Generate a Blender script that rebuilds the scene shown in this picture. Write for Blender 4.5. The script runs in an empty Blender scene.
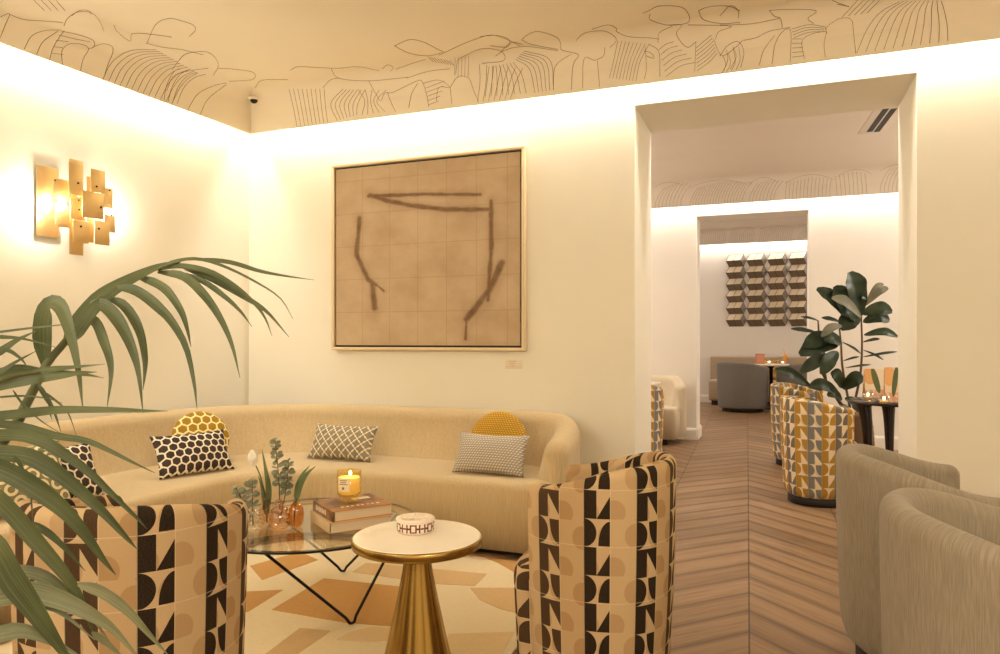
import bpy, bmesh, math, random
from math import pi, sin, cos, tan, sqrt, atan2, floor, radians
from mathutils import Vector, Matrix
random.seed(7)
SC = bpy.context.scene
COL = SC.collection

# ------------------------------------------------------------------ survey of the place
EYE, FPX, YAW = 1.15, 717.0, radians(20.98)
def ray(px, py):
    r, u = (px - 500) / FPX, (340 - py) / FPX
    return Vector((-sin(YAW) + r * cos(YAW), cos(YAW) + r * sin(YAW), u))
ORG = Vector((0, 0, EYE))
def at_f(px, py, f): return ORG + ray(px, py) * f
def at_y(px, py, y):
    d = ray(px, py); return ORG + d * (y / d.y)
def at_z(px, py, z):
    d = ray(px, py); return ORG + d * ((z - EYE) / d.z)
def at_plane(px, py, p0, n):
    d = ray(px, py); return ORG + d * ((p0 - ORG).dot(n) / d.dot(n))

# ------------------------------------------------------------------ node helpers
class E:
    def __init__(s, nt, k): s.nt, s.k = nt, k
    def m(s, op, o=None, o2=None):
        n = s.nt.nodes.new('ShaderNodeMath'); n.operation = op
        for i, x in enumerate((s, o, o2)):
            if x is None: continue
            if isinstance(x, E): s.nt.links.new(x.k, n.inputs[i])
            else: n.inputs[i].default_value = x
        return E(s.nt, n.outputs[0])
    def c(s, v):
        n = s.nt.nodes.new('ShaderNodeValue'); n.outputs[0].default_value = v; return E(s.nt, n.outputs[0])
    def __add__(s, o): return s.m('ADD', o)
    __radd__ = __add__
    def __sub__(s, o): return s.m('SUBTRACT', o)
    def __rsub__(s, o): return s.c(o).m('SUBTRACT', s)
    def __mul__(s, o): return s.m('MULTIPLY', o)
    __rmul__ = __mul__
    def __truediv__(s, o): return s.m('DIVIDE', o)
    def __lt__(s, o): return s.m('LESS_THAN', o)
    def __gt__(s, o): return s.m('GREATER_THAN', o)
    def floor(s): return s.m('FLOOR')
    def fract(s): return s.m('FRACT')
    def abs(s): return s.m('ABSOLUTE')
    def sqrt(s): return s.m('SQRT')
    def mod(s, o): return s.m('FLOORED_MODULO', o)
    def max(s, o): return s.m('MAXIMUM', o)
    def min(s, o): return s.m('MINIMUM', o)
    def sin(s): return s.m('SINE')
    def cos(s): return s.m('COSINE')
    def ping(s, o): return s.m('PINGPONG', o)
    def ss(s, a, b):
        n = s.nt.nodes.new('ShaderNodeMapRange'); n.interpolation_type = 'SMOOTHSTEP'
        s.nt.links.new(s.k, n.inputs['Value'])
        n.inputs['From Min'].default_value = a; n.inputs['From Max'].default_value = b
        return E(s.nt, n.outputs[0])

def lin(c):
    return tuple((x / 255 / 12.92 if x / 255 <= .04045 else ((x / 255 + .055) / 1.055) ** 2.4) for x in c[:3]) + (1,)

class Mat:
    def __init__(s, name, color=(200, 200, 200), rough=.6, metal=0., spec=.5, **kw):
        s.m = bpy.data.materials.new(name); s.m.use_nodes = True
        s.nt = s.m.node_tree; s.b = s.nt.nodes['Principled BSDF']
        s.b.inputs['Base Color'].default_value = lin(color)
        s.b.inputs['Roughness'].default_value = rough
        s.b.inputs['Metallic'].default_value = metal
        s.b.inputs['Specular IOR Level'].default_value = spec
        for k, v in kw.items(): s.b.inputs[k.replace('_', ' ')].default_value = v
        s.m.diffuse_color = lin(color)
    def node(s, t): return s.nt.nodes.new(t)
    def link(s, a, b): s.nt.links.new(a.k if isinstance(a, E) else a, b)
    def coords(s, which='Object'):
        t = s.node('ShaderNodeTexCoord'); x = s.node('ShaderNodeSeparateXYZ')
        s.nt.links.new(t.outputs[which], x.inputs[0])
        return [E(s.nt, x.outputs[i]) for i in range(3)]
    def vec(s, x, y, z=0.):
        n = s.node('ShaderNodeCombineXYZ')
        for i, v in enumerate((x, y, z)):
            if isinstance(v, E): s.link(v, n.inputs[i])
            else: n.inputs[i].default_value = v
        return n.outputs[0]
    def noise(s, scale, detail=3, vec=None, which='Object', rough=.5):
        n = s.node('ShaderNodeTexNoise'); n.inputs['Scale'].default_value = scale
        n.inputs['Detail'].default_value = detail; n.inputs['Roughness'].default_value = rough
        if vec is None:
            vec = s.node('ShaderNodeTexCoord').outputs[which]
        s.nt.links.new(vec, n.inputs['Vector'])
        return E(s.nt, n.outputs[0])
    def white(s, vec):
        n = s.node('ShaderNodeTexWhiteNoise'); s.nt.links.new(vec, n.inputs['Vector']); return E(s.nt, n.outputs[0])
    def mix(s, f, a, b):
        n = s.node('ShaderNodeMix'); n.data_type = 'RGBA'
        if isinstance(f, E): s.link(f, n.inputs[0])
        else: n.inputs[0].default_value = f
        for i, v in ((6, a), (7, b)):
            if isinstance(v, tuple): n.inputs[i].default_value = lin(v)
            else: s.nt.links.new(v, n.inputs[i])
        return n.outputs[2]
    def col(s, sock): s.nt.links.new(sock, s.b.inputs['Base Color'])
    def bump(s, h, strength=.2, dist=.01):
        n = s.node('ShaderNodeBump'); n.inputs['Strength'].default_value = strength; n.inputs['Distance'].default_value = dist
        s.link(h, n.inputs['Height']); s.nt.links.new(n.outputs[0], s.b.inputs['Normal'])

# ------------------------------------------------------------------ mesh builder
class MB:
    def __init__(s): s.v, s.f, s.sm, s.mi, s.uv = [], [], [], [], []
    def face(s, idx, smooth=False, mi=0, uv=None):
        s.f.append(tuple(idx)); s.sm.append(smooth); s.mi.append(mi); s.uv.append(uv)
    def add(s, vs): b = len(s.v); s.v.extend(Vector(x) for x in vs); return b
    def quad(s, a, b, c, d, mi=0):
        k = s.add((a, b, c, d)); s.face((k, k + 1, k + 2, k + 3), False, mi)
    def grid(s, rows, closed_u=False, closed_v=False, smooth=True, mi=0, uv=None):
        n, m = len(rows), len(rows[0]); b = s.add([p for r in rows for p in r])
        for i in range(n if closed_u else n - 1):
            for j in range(m if closed_v else m - 1):
                i2, j2 = (i + 1) % n, (j + 1) % m
                q = (b + i * m + j, b + i2 * m + j, b + i2 * m + j2, b + i * m + j2)
                u = None
                if uv:
                    u = (uv[i][j], uv[i + 1 if len(uv) > n else i2][j], uv[i + 1 if len(uv) > n else i2][j + 1 if len(uv[0]) > m else j2], uv[i][j + 1 if len(uv[0]) > m else j2])
                s.face(q, smooth, mi, u)
        return b
    def box(s, c, size, bev=0., rot=None, mi=0, seg=2):
        bm = bmesh.new(); bmesh.ops.create_cube(bm, size=1)
        for v in bm.verts: v.co = Vector((v.co.x * size[0], v.co.y * size[1], v.co.z * size[2]))
        if bev: bmesh.ops.bevel(bm, geom=bm.edges[:], offset=bev, segments=seg, affect='EDGES', profile=.5)
        M = Matrix.Translation(Vector(c)) @ (rot.to_4x4() if rot else Matrix())
        s.bm(bm, M, mi, bool(bev))
    def bm(s, bm, M=Matrix(), mi=0, smooth=False):
        bm.verts.index_update(); k = s.add([M @ v.co for v in bm.verts])
        for f in bm.faces: s.face([k + v.index for v in f.verts], smooth, mi)
        bm.free()
    def prism(s, poly, z0, z1, bev=0., mi=0, seg=4, bot=False):
        bm = bmesh.new(); vs = [bm.verts.new((p[0], p[1], z0)) for p in poly]
        f = bm.faces.new(vs); bm.normal_update()
        if f.normal.z > 0: f.normal_flip()
        r = bmesh.ops.extrude_face_region(bm, geom=[f])
        nv = [e for e in r['geom'] if isinstance(e, bmesh.types.BMVert)]
        for v in nv: v.co.z = z1
        bmesh.ops.recalc_face_normals(bm, faces=bm.faces[:])
        if bev:
            S = set(nv)
            es = [e for e in bm.edges if e.verts[0] in S and e.verts[1] in S]
            if bot: es += [e for e in bm.edges if e.verts[0] not in S and e.verts[1] not in S]
            bmesh.ops.bevel(bm, geom=es, offset=bev, segments=seg, affect='EDGES', profile=.5)
        s.bm(bm, Matrix(), mi, bool(bev))
    def lathe(s, prof, c=(0, 0, 0), seg=32, mi=0, smooth=True, sx=1, sy=1, uv=False, close=True):
        rows, uvs = [], []; L = 0
        for i, (r, z) in enumerate(prof):
            if i: L += math.hypot(r - prof[i - 1][0], z - prof[i - 1][1])
            rows.append([(c[0] + r * cos(2 * pi * j / seg) * sx, c[1] + r * sin(2 * pi * j / seg) * sy, c[2] + z) for j in range(seg)])
            uvs.append([(j / seg, L) for j in range(seg + 1)])
        rows.reverse(); uvs.reverse()
        b = s.grid(rows, closed_v=True, smooth=smooth, mi=mi, uv=uvs if uv else None)
        n = len(rows)
        if close:
            if prof[-1][0] > 1e-5: s.face([b + j for j in range(seg)], False, mi, [(.5, 0)] * seg if uv else None)
            if prof[0][0] > 1e-5: s.face([b + (n - 1) * seg + seg - 1 - j for j in range(seg)], False, mi, [(.5, 0)] * seg if uv else None)
    def tube(s, pts, rad, seg=8, mi=0, closed=False):
        pts = [Vector(p) for p in pts]; n = len(pts)
        if not hasattr(rad, '__len__'): rad = [rad] * n
        rows = []; up = None
        for i, p in enumerate(pts):
            a = pts[(i - 1) % n] if (closed or i) else p; c = pts[(i + 1) % n] if (closed or i < n - 1) else p
            t = (c - a).normalized()
            if up is None: up = t.orthogonal().normalized()
            up = (up - t * up.dot(t))
            up = up.normalized() if up.length > 1e-6 else t.orthogonal().normalized()
            w = t.cross(up)
            rows.append([p + (up * cos(2 * pi * j / seg) + w * sin(2 * pi * j / seg)) * rad[i] for j in range(seg)])
        b = s.grid(rows, closed_u=closed, closed_v=True, mi=mi)
        if not closed:
            s.face([b + seg - 1 - j for j in range(seg)], False, mi)
            s.face([b + (n - 1) * seg + j for j in range(seg)], False, mi)
    def sphere(s, c, r, seg=16, sc=(1, 1, 1), mi=0):
        n = seg // 2
        prof = [(max(1e-4, r * sin(pi * i / n)), -r * cos(pi * i / n)) for i in range(n + 1)]
        b = len(s.v); s.lathe(prof, (0, 0, 0), seg, mi)
        for i in range(b, len(s.v)):
            v = s.v[i]; s.v[i] = Vector((c[0] + v.x * sc[0], c[1] + v.y * sc[1], c[2] + v.z * sc[2]))
    def build(s, name, mats, parent=None, loc=None, rot=None, kind=None, label=None):
        me = bpy.data.meshes.new(name)
        me.from_pydata([tuple(v) for v in s.v], [], s.f)
        if not isinstance(mats, (list, tuple)): mats = [mats]
        for m in mats: me.materials.append(m.m if isinstance(m, Mat) else m)
        me.polygons.foreach_set('use_smooth', s.sm); me.polygons.foreach_set('material_index', s.mi)
        if any(s.uv):
            ul = me.uv_layers.new(name='UVMap')
            for p, u in zip(me.polygons, s.uv):
                if u:
                    for li, q in zip(p.loop_indices, u): ul.data[li].uv = q
        me.update()
        o = bpy.data.objects.new(name, me); COL.objects.link(o)
        if parent: o.parent = parent
        if loc is not None: o.location = loc
        if rot is not None: o.rotation_euler = (0, 0, rot)
        if kind: o['kind'] = kind
        if label: o['label'] = label
        return o

def thing(name, label, cat, loc=(0, 0, 0), rz=0, group=None):
    o = bpy.data.objects.new(name, None); COL.objects.link(o)
    o.location = loc; o.rotation_euler = (0, 0, rz); o.empty_display_size = .1
    return tag(o, label, cat, group)
def tag(o, label, cat, group=None):
    o['label'] = label; o['category'] = cat
    if group: o['group'] = group
    return o
def struct(mb, name, mats): return mb.build(name, mats, kind='structure')

def spline(pts, n):
    P = [Vector(p) for p in pts]; P = [2 * P[0] - P[1]] + P + [2 * P[-1] - P[-2]]
    out = []; k = len(P) - 3
    for i in range(n):
        t = i / (n - 1) * k; j = min(int(t), k - 1); t -= j
        a, b, c, d = P[j:j + 4]
        out.append(.5 * ((2 * b) + (c - a) * t + (2 * a - 5 * b + 4 * c - d) * t * t + (3 * b - a - 3 * c + d) * t ** 3))
    return out

# ------------------------------------------------------------------ materials
def plaster(name, c, sc=1.2):
    m = Mat(name, c, .75, spec=.25)
    n = m.noise(sc, 4)
    m.col(m.mix(n.ss(.3, .7), tuple(int(x * .985) for x in c), c)); m.bump(m.noise(60, 3), .04, .003); return m
WALL = plaster('cream_plaster', (234, 229, 214))
WALL2 = plaster('pale_plaster', (232, 226, 217))
CEIL = plaster('cove_plaster', (238, 227, 204))
CEIL2 = plaster('pale_cove_plaster', (220, 209, 194))
INK = Mat('drawing_ink', (122, 92, 58), .8)
SKIRT = Mat('skirting_paint', (232, 226, 214), .45)

def wood_floor():
    m = Mat('oak_chevron', (150, 110, 76), .42, spec=.4)
    x, y, z = m.coords()
    a = x + y * .0343 - .008
    W, S = .53, .23
    k = (a / W).floor(); pp = a.ping(W); c = y + pp
    pid = (c / S).floor(); fc = (c / S).fract(); fa = (a / W).fract()
    rnd = m.white(m.vec(pid, k, 3.)); rnd2 = m.white(m.vec(pid, k, 9.))
    gr = m.noise(1., 5, m.vec(c * 34 + rnd * 50, a * 3.2, rnd2 * 9), rough=.65)
    gr2 = m.noise(1., 3, m.vec(c * 9 + rnd * 30, a * 1.1, rnd * 5))
    col = m.mix(rnd, (136, 107, 78), (160, 128, 95))
    col = m.mix((gr.ss(.42, .7)) * .45, col, (98, 76, 55))
    col = m.mix((gr2.ss(.45, .75)) * .35, col, (166, 136, 105))
    gap = ((fc < .022) + (fc > .978)).min(1.)
    gap2 = ((fa < .006) + (fa > .994)).min(1.)
    edge = (1. - (fc - .5).abs().ss(.5, .30)) * 0. + (fc - .5).abs().ss(.26, .5) * .55
    col = m.mix(edge, col, (92, 68, 48))
    col = m.mix((gap * .35).max(gap2 * .8), col, (52, 34, 22))
    m.col(col); m.bump(1. - gap.max(gap2) + gr * .25, .25, .003)
    m.link(gr * .18 + .36, m.b.inputs['Roughness'])
    return m
FLOOR = wood_floor()

def weave(name, c, c2, sc=320, stretch=(1, 1, .18), rough=.9, amt=.6, which='Object'):
    m = Mat(name, c, rough, spec=.15, Sheen_Weight=.15)
    mp = m.node('ShaderNodeMapping'); t = m.node('ShaderNodeTexCoord')
    m.nt.links.new(t.outputs[which], mp.inputs[0]); mp.inputs['Scale'].default_value = stretch
    n = m.noise(sc, 2, mp.outputs[0]); n2 = m.noise(sc * .22, 3, mp.outputs[0])
    f = (n * .72 + n2 * .28).ss(.38, .62)
    m.col(m.mix(f * amt, c, c2)); m.bump(f, .25, .002); return m
SOFA = weave('sofa_corduroy', (198, 177, 139), (178, 156, 117), 300, (1, 1, .04), amt=.55)
GREY = weave('taupe_linen', (140, 129, 112), (166, 154, 135), 430, (1, .04, 1), amt=.7, which='UV')
GREYD = weave('grey_wool', (118, 113, 107), (136, 131, 125), 300, (1, .2, 1), amt=.5, which='UV')
CREAMF = weave('cream_boucle', (206, 192, 166), (188, 172, 146), 220, (1, 1, 1), amt=.5)
DARK = Mat('dark_plinth', (24, 18, 14), .6)
BLACKM = Mat('black_metal', (26, 20, 17), .4, .6)
BRASS = Mat('brushed_brass', (178, 146, 80), .24, 1., Anisotropic=.5)
SCONCEB = Mat('satin_brass', (222, 192, 136), .5, 1.)
SCONCEB.link(SCONCEB.noise(1., 3, SCONCEB.vec(*[a * b for a, b in zip(SCONCEB.coords(), (90., 90., 6.))])) * .2 + .36, SCONCEB.b.inputs['Roughness'])

def tub_fabric(name, strips, light, alt, every=False, pitch=.076, rep=.165, v0=.2):
    m = Mat(name, light, .9, spec=.12)
    U, V, _ = m.coords('UV')
    u = U / pitch; i = u.floor(); fu = u.fract()
    half = i.mod(4.) > 1.5
    fv = (V / rep - v0 + half * .06).fract()
    x = fu * 2
    def ell(ax, ay, r): return (ax * ax + ay * ay) < r
    lo = fv < .5
    hi = 1. - lo
    A = (fu < .5) * (hi + lo * ell(x, (fv - .25) * 4, 1.)).min(1.)
    xb = x - 1.
    yb = (fv - .5) * 2
    yq = fv * 2
    flip = 1. - xb
    xt = xb * (1. - half) + xb * half
    triA = hi * (yb < xb * .8)
    triB = hi * (yb > flip * .75 + .12)
    tri = triA * (1. - half) + triB * half
    yy = yq * (1. - half) + (1. - yq) * half
    q = lo * ell(1. - xb, yy - .05, .75) * (yy > .05)
    B = (fu > .5) * (tri + q).min(1.)
    shape = (A + B).min(1.)
    ci = i.mod(float(len(strips)))
    dark = None
    isl = None
    for k, s in enumerate(strips):
        sel = (ci - float(k)).abs() < .5
        if s is None:
            isl = sel if isl is None else isl + sel
            continue
        dark = m.mix(sel, dark if dark is not None else s, s)
    ring = ell((fu - .15) * 1.5, (fv - .62) * 3, .42) * (hi) + ell((fu - .95) * 1.6, (fv - .2) * 3, .4) * lo + (fu + fv * 1.2 > 1.55) * (fv < .5)
    ring = ring.min(1.)
    base = m.mix(ring * .5, light, alt)
    wv = m.noise(1., 2, m.vec(U * 260, V * 900))
    if isl is not None:
        tanp = (ci - float(len(strips) - 1)).abs() < .5
        tanp = tanp + ((ci - 3.).abs() < .5)
        base2 = m.mix((tanp.min(1.) * (.35 + ring * .5)).max(ring * .12), base, alt)
        col = m.mix(shape * (1. - isl), base2, dark)
    else:
        col = m.mix(shape, base, dark)
    col = m.mix(wv.ss(.3, .7) * .16, col, (150, 120, 84))
    seam = (fu < .025).max(((V / rep - v0).fract() < .012))
    col = m.mix(seam * .35, col, (240, 220, 185))
    m.col(col); m.bump(shape * .5 + wv * .35 + seam * .3, .35, .003)
    return m
BK, BR = (20, 16, 15), (66, 48, 33)
TUBF = tub_fabric('geometric_black_fabric', [BK, None, BK, None, BR, None, BR, None], (200, 173, 133), (170, 136, 94))
TUBY = tub_fabric('geometric_mustard_fabric', [(174, 132, 54), (112, 106, 98), (174, 132, 54), (122, 124, 124)], (232, 214, 180), (190, 176, 150), True, .09, .17)

def hexes(m, s):
    U, V, _ = m.coords('UV')
    x, y = U / s, V / s
    r2 = 1.7320508
    ax = x.mod(1.) - .5; ay = y.mod(r2) - r2 / 2
    bx = (x - .5).mod(1.) - .5; by = (y - r2 / 2).mod(r2) - r2 / 2
    da = ax * ax + ay * ay; db = bx * bx + by * by
    pick = da < db
    gx = ax * pick + bx * (1. - pick); gy = ay * pick + by * (1. - pick)
    hx = gx.abs(); hy = gy.abs()
    return (hx * .5 + hy * .8660254).max(hx), (gx * gx + gy * gy).sqrt()
def hex_fabric(name, inside, inside2, line, s, w=.09):
    m = Mat(name, inside, .9, spec=.1); h, r = hexes(m, s)
    n = m.noise(30, 2)
    c = m.mix(n, inside, inside2); c = m.mix(h > .5 - w, c, line); m.col(c); m.bump(h < .5 - w, .3, .003); return m
HEXD = hex_fabric('dark_honeycomb_fabric', (46, 36, 34), (84, 72, 66), (232, 222, 202), .047)
HEXY = hex_fabric('yellow_honeycomb_fabric', (140, 108, 34), (172, 134, 48), (236, 220, 160), .056)
def ring_fabric():
    m = Mat('ring_print_fabric', (120, 112, 84), .9, spec=.1); h, r = hexes(m, .062)
    c = m.mix((r - .33).abs() < .10, m.mix(m.noise(25, 2), (104, 100, 76), (150, 140, 104)), (224, 212, 170))
    m.col(c); return m
RINGF = ring_fabric()
def trellis():
    m = Mat('trellis_fabric', (130, 122, 104), .9, spec=.1); U, V, _ = m.coords('UV')
    x, y = U * (2 * pi / .062), V * (2 * pi / .062)
    f = (x.cos() + y.cos() + (x * 3).cos() * .22 + (y * 3).cos() * .22).abs()
    n = m.noise(18, 3)
    c = m.mix(n, (112, 106, 92), (160, 148, 122)); c = m.mix(f < .36, c, (226, 212, 182)); m.col(c); m.bump(f < .3, .3, .003); return m
TRELL = trellis()
def dots(name, c1, c2, s, diag=False):
    m = Mat(name, c1, .9, spec=.1); U, V, _ = m.coords('UV')
    r = (V / (s * .8)).floor()
    x = (U / s + r * .5).fract() - .5; y = (V / (s * .8)).fract() - .5
    d = (x * x + y * y).sqrt() if not diag else (x.abs() * .7 + (y - x * .5).abs())
    k = d.ss(.22, .42)
    m.col(m.mix(k, c1, c2)); m.bump(1. - k, .6, .004); return m
MUST = dots('mustard_knit', (212, 172, 78), (172, 130, 48), .016)
WOVEN = dots('grey_woven', (222, 212, 195), (160, 151, 138), .017, True)
MARBLE = Mat('white_marble', (246, 238, 222), .25)
MARBLE.col(MARBLE.mix(MARBLE.noise(9, 6).ss(.5, .75) * .3, (246, 239, 224), (212, 196, 170)))

def glassy(name, tint, gloss=.03, t=.92, rough=.03, pw=5.):
    m = Mat(name, tint); nt = m.nt
    tr = m.node('ShaderNodeBsdfTransparent'); tr.inputs[0].default_value = lin(tint)
    gl = m.node('ShaderNodeBsdfGlossy'); gl.inputs['Roughness'].default_value = rough; gl.inputs[0].default_value = (1, 1, 1, 1)
    fr = m.node('ShaderNodeLayerWeight'); fc = E(nt, fr.outputs['Facing'])
    f = (fc.m('POWER', pw) * .9 + gloss).min(1.)
    mx = m.node('ShaderNodeMixShader'); m.link(f, mx.inputs[0])
    nt.links.new(tr.outputs[0], mx.inputs[1]); nt.links.new(gl.outputs[0], mx.inputs[2])
    nt.links.new(mx.outputs[0], nt.nodes['Material Output'].inputs['Surface']); return m
GTOP = glassy('table_glass', (244, 240, 228), .06)
GCLEAR = glassy('clear_glass', (248, 244, 236), .05, pw=2.5)
GPEACH = glassy('peach_glass', (248, 234, 218), .06, pw=2.5)
GAMBER = glassy('orange_glass', (245, 222, 188), .06)
GCAND = glassy('yellow_glass', (253, 243, 205), .05)

def leafmat(name, c1, c2, rough=.45, lines=True):
    m = Mat(name, c1, rough, spec=.35)
    U, V, _ = m.coords('UV')
    n = m.noise(9, 3)
    st = m.noise(1., 2, m.vec(U * 16, V * 1.5))
    c = m.mix(n.ss(.3, .7), c1, c2)
    if lines: c = m.mix(st.ss(.45, .75) * .4, c, tuple(min(255, int(x * 1.45)) for x in c2))
    m.col(c); m.bump(st, .2, .002); return m
PALM = leafmat('palm_leaf', (72, 82, 53), (98, 106, 72))
PALMG = leafmat('palm_leaf_dusty', (112, 118, 90), (136, 138, 106))
FIG = leafmat('fig_leaf', (34, 48, 32), (54, 68, 44), .38, False)
FIGB = leafmat('fig_leaf_underside', (112, 112, 96), (136, 134, 116), .6, False)
EUC = leafmat('eucalyptus_leaf', (116, 122, 98), (148, 150, 122), .6, False)
TULL = leafmat('tulip_leaf', (96, 110, 70), (124, 134, 92), .5)
STEM = Mat('green_stem', (92, 96, 58), .6)
BARK = Mat('brown_bark', (96, 70, 48), .8)
TERRA = Mat('basket_weave', (112, 84, 58), .9)
WHITEP = Mat('white_petal', (250, 245, 232), .6)

# ------------------------------------------------------------------ the room shells
YB, TB = 4.318, .612            # wall with the first doorway
YM, TM = 8.53, .40              # wall with the second doorway
YF = 13.75
DOOR1 = (-.788, .700, 2.562); DOOR2 = (-.844, .344, 2.575)
XR = 3.3; YFRONT = -3.2
XL = -3.66; LT = .05            # left wall leans out slightly towards the camera
def xl(y): return XL - LT * (YB - y)
m = MB(); m.box((-.5, 5.3, -.05), (9.2, 17.4, .1)); struct(m, 'floor', FLOOR)

def wall_with_door(name, y0, y1, x0, x1, door, top, mat):
    m = MB(); dx0, dx1, dz = door
    for (a, b, z0, z1) in ((x0, dx0, 0, top), (dx1, x1, 0, top), (dx0, dx1, dz, top)):
        m.box(((a + b) / 2, (y0 + y1) / 2, (z0 + z1) / 2), (b - a, y1 - y0, z1 - z0))
    return struct(m, name, mat)
wall_with_door('wall_back', YB, YB + TB, XL - .02, XR, DOOR1, 3.3, WALL)
wall_with_door('wall_middle', YM, YM + TM, -4.0, XR, DOOR2, 3.45, WALL2)
m = MB(); m.box((-.3, YF + .1, 1.75), (7.6, .2, 3.5)); struct(m, 'wall_far', WALL2)
m = MB()
p = [(xl(YFRONT), YFRONT), (XL, YB), (XL - .2, YB + TB / 2), (xl(YFRONT) - .2, YFRONT)]
m.prism(p, 0, 3.3); struct(m, 'wall_left', WALL)
m = MB(); m.box((-4.0 - .1, (YB + TB + YF) / 2, 1.75), (.2, YF - YB - TB, 3.5)); struct(m, 'wall_left.001', WALL2)
m = MB(); m.box((XR + .1, (YFRONT + YF) / 2, 1.75), (.2, YF - YFRONT, 3.5)); struct(m, 'wall_right', WALL)
m = MB(); m.box((-.4, YFRONT - .1, 1.65), (7.8, .2, 3.3)); struct(m, 'wall_front', WALL)

GAP, RC, VF = .15, .15, .12
def inset(q, d):
    n = len(q); out = []
    for i in range(n):
        a, b, c = Vector(q[i - 1]), Vector(q[i]), Vector(q[(i + 1) % n])
        e1, e2 = (b - a).normalized(), (c - b).normalized()
        n1, n2 = Vector((-e1.y, e1.x)), Vector((-e2.y, e2.x))   # inward for counter-clockwise
        k = 1 + n1.dot(n2)
        out.append(b + (n1 + n2) * (d / k))
    return out
def cove_profile(zl):
    pr = [(.0, zl + .22), (GAP - .02, zl + .22), (GAP - .02, zl + .004), (GAP - .012, zl), (GAP, zl), (GAP, zl + VF)]
    for i in range(1, 11):
        a = pi / 2 * i / 10; pr.append((GAP + RC * (1 - cos(a)), zl + VF + RC * sin(a)))
    return pr
def ceiling(m, quad, zl):
    pr = cove_profile(zl); rows = []
    for d, z in pr: rows.append([(p.x, p.y, z) for p in inset(quad, d)])
    # separate sharp corners per side so that shading stays crisp at mitres
    n = len(quad)
    for i in range(n):
        j = (i + 1) % n
        m.grid([[r[i], r[j]] for r in rows[:6]], smooth=False)
        m.grid([[r[i], r[j]] for r in rows[5:]], smooth=True)
    k = m.add(rows[-1]); m.face([k + n - 1 - i for i in range(n)])

# line drawing that runs round the cove: pixel strokes carried onto the plaster
ZL1 = 2.634
def cove_hit(px, py, side):
    d = ray(px, py)
    if side == 'b': n, p0 = Vector((0, 1, 0)), Vector((0, YB, 0))
    else:
        e = Vector((-LT, -1, 0)).normalized(); n = Vector((-1, LT, 0)).normalized(); p0 = Vector((XL, YB, 0))
    w0 = (p0 - ORG).dot(n); dn = d.dot(n)      # distance to wall = w0 - t*dn
    t = (w0 - GAP) / dn; z = EYE + d.z * t
    if z <= ZL1 + VF: return ORG + d * t - n * .0015
    wc, zc = w0 - GAP - RC, ZL1 + VF
    a = dn * dn + d.z * d.z; b = -2 * (dn * wc + d.z * (zc - EYE)); c = wc * wc + (zc - EYE) ** 2 - RC * RC
    t = (-b + sqrt(max(0, b * b - 4 * a * c))) / (2 * a); P = ORG + d * t
    if t * dn < wc or b * b < 4 * a * c:
        t = (zc + RC - EYE) / d.z; P = ORG + d * t - Vector((0, 0, .0015)); return P
    cen = n * 0 + Vector((0, 0, 1)) * zc
    nn = (n * (t * dn - wc) + Vector((0, 0, 1)) * (P.z - zc)).normalized()
    return P - nn * .0015
STROKES = []
def st(zoom, side, *lines):
    x0, y0, s = zoom
    for L in lines: STROKES.append((side, [(x0 + x / s, y0 + y / s) for x, y in L]))
def fam(zoom, side, A, B, n, C=None):
    a = spline([Vector((*p, 0)) for p in A], 9); b = spline([Vector((*p, 0)) for p in B], 9)
    for i in range(n):
        t = i / max(1, n - 1)
        st(zoom, side, [((1 - t) * p.x + t * q.x, (1 - t) * p.y + t * q.y) for p, q in zip(a, b)])
Z = (0, 0, 3.846)
st(Z, 'l', [(0, 145), (20, 95), (36, 52), (0, 66)], [(36, 55), (90, 75), (160, 80), (240, 86)],
   [(92, 190), (120, 140), (170, 118), (235, 115)], [(140, 210), (165, 160), (222, 120)], [(190, 232), (205, 180), (246, 118)],
   [(245, 100), (260, 70), (300, 45), (350, 48), (380, 75), (400, 118)], [(275, 60), (310, 38), (345, 42), (350, 55)],
   [(240, 250), (238, 195), (270, 168), (320, 172), (340, 190), (320, 225), (308, 275)],
   [(355, 182), (395, 168), (430, 178), (432, 205), (412, 255), (398, 303)],
   [(200, 205), (242, 210)], [(205, 180), (240, 183)], [(215, 155), (262, 160)], [(225, 135), (290, 150), (345, 160)], [(235, 120), (300, 133), (358, 155), (360, 180), (340, 188)],
   [(565, 165), (600, 92), (650, 70), (700, 80), (742, 95), (752, 115), (728, 140)], [(438, 95), (450, 120), (500, 158), (510, 128), (590, 132), (660, 142)],
   [(660, 270), (690, 230), (720, 205), (800, 200), (840, 245), (820, 290)], [(840, 262), (900, 265), (975, 278), (970, 305), (880, 312)],
   [(720, 425), (760, 362), (820, 330), (870, 318)], [(770, 440), (800, 380), (870, 325)], [(560, 165), (620, 180), (700, 190), (780, 210)], [(640, 350), (670, 290), (740, 270), (800, 262)])
fam(Z, 'l', [(395, 305), (430, 240), (500, 195), (600, 190)], [(660, 400), (690, 340), (725, 300), (760, 280)], 13)
fam(Z, 'l', [(630, 385), (640, 330), (665, 280), (690, 262)], [(680, 400), (705, 340), (745, 300), (790, 285)], 4)
fam(Z, 'l', [(130, 0), (170, 40)], [(215, 0), (250, 40)], 4)
Z = (250, 20, 3.704)
fam(Z, 'b', [(145, 255), (160, 320), (175, 397)], [(275, 255), (280, 320), (288, 380)], 9)
fam(Z, 'b', [(345, 255), (300, 310), (325, 375)], [(425, 260), (400, 310), (395, 352)], 7)
fam(Z, 'b', [(400, 255), (425, 300), (415, 352)], [(505, 260), (470, 300), (500, 340)], 5)
fam(Z, 'b', [(850, 165), (852, 230), (843, 305)], [(1010, 178), (985, 230), (965, 292)], 7)
fam(Z, 'b', [(760, 140), (758, 205)], [(810, 132), (808, 215)], 5)
fam(Z, 'b', [(660, 135), (680, 155)], [(740, 150), (755, 168)], 8)
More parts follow.
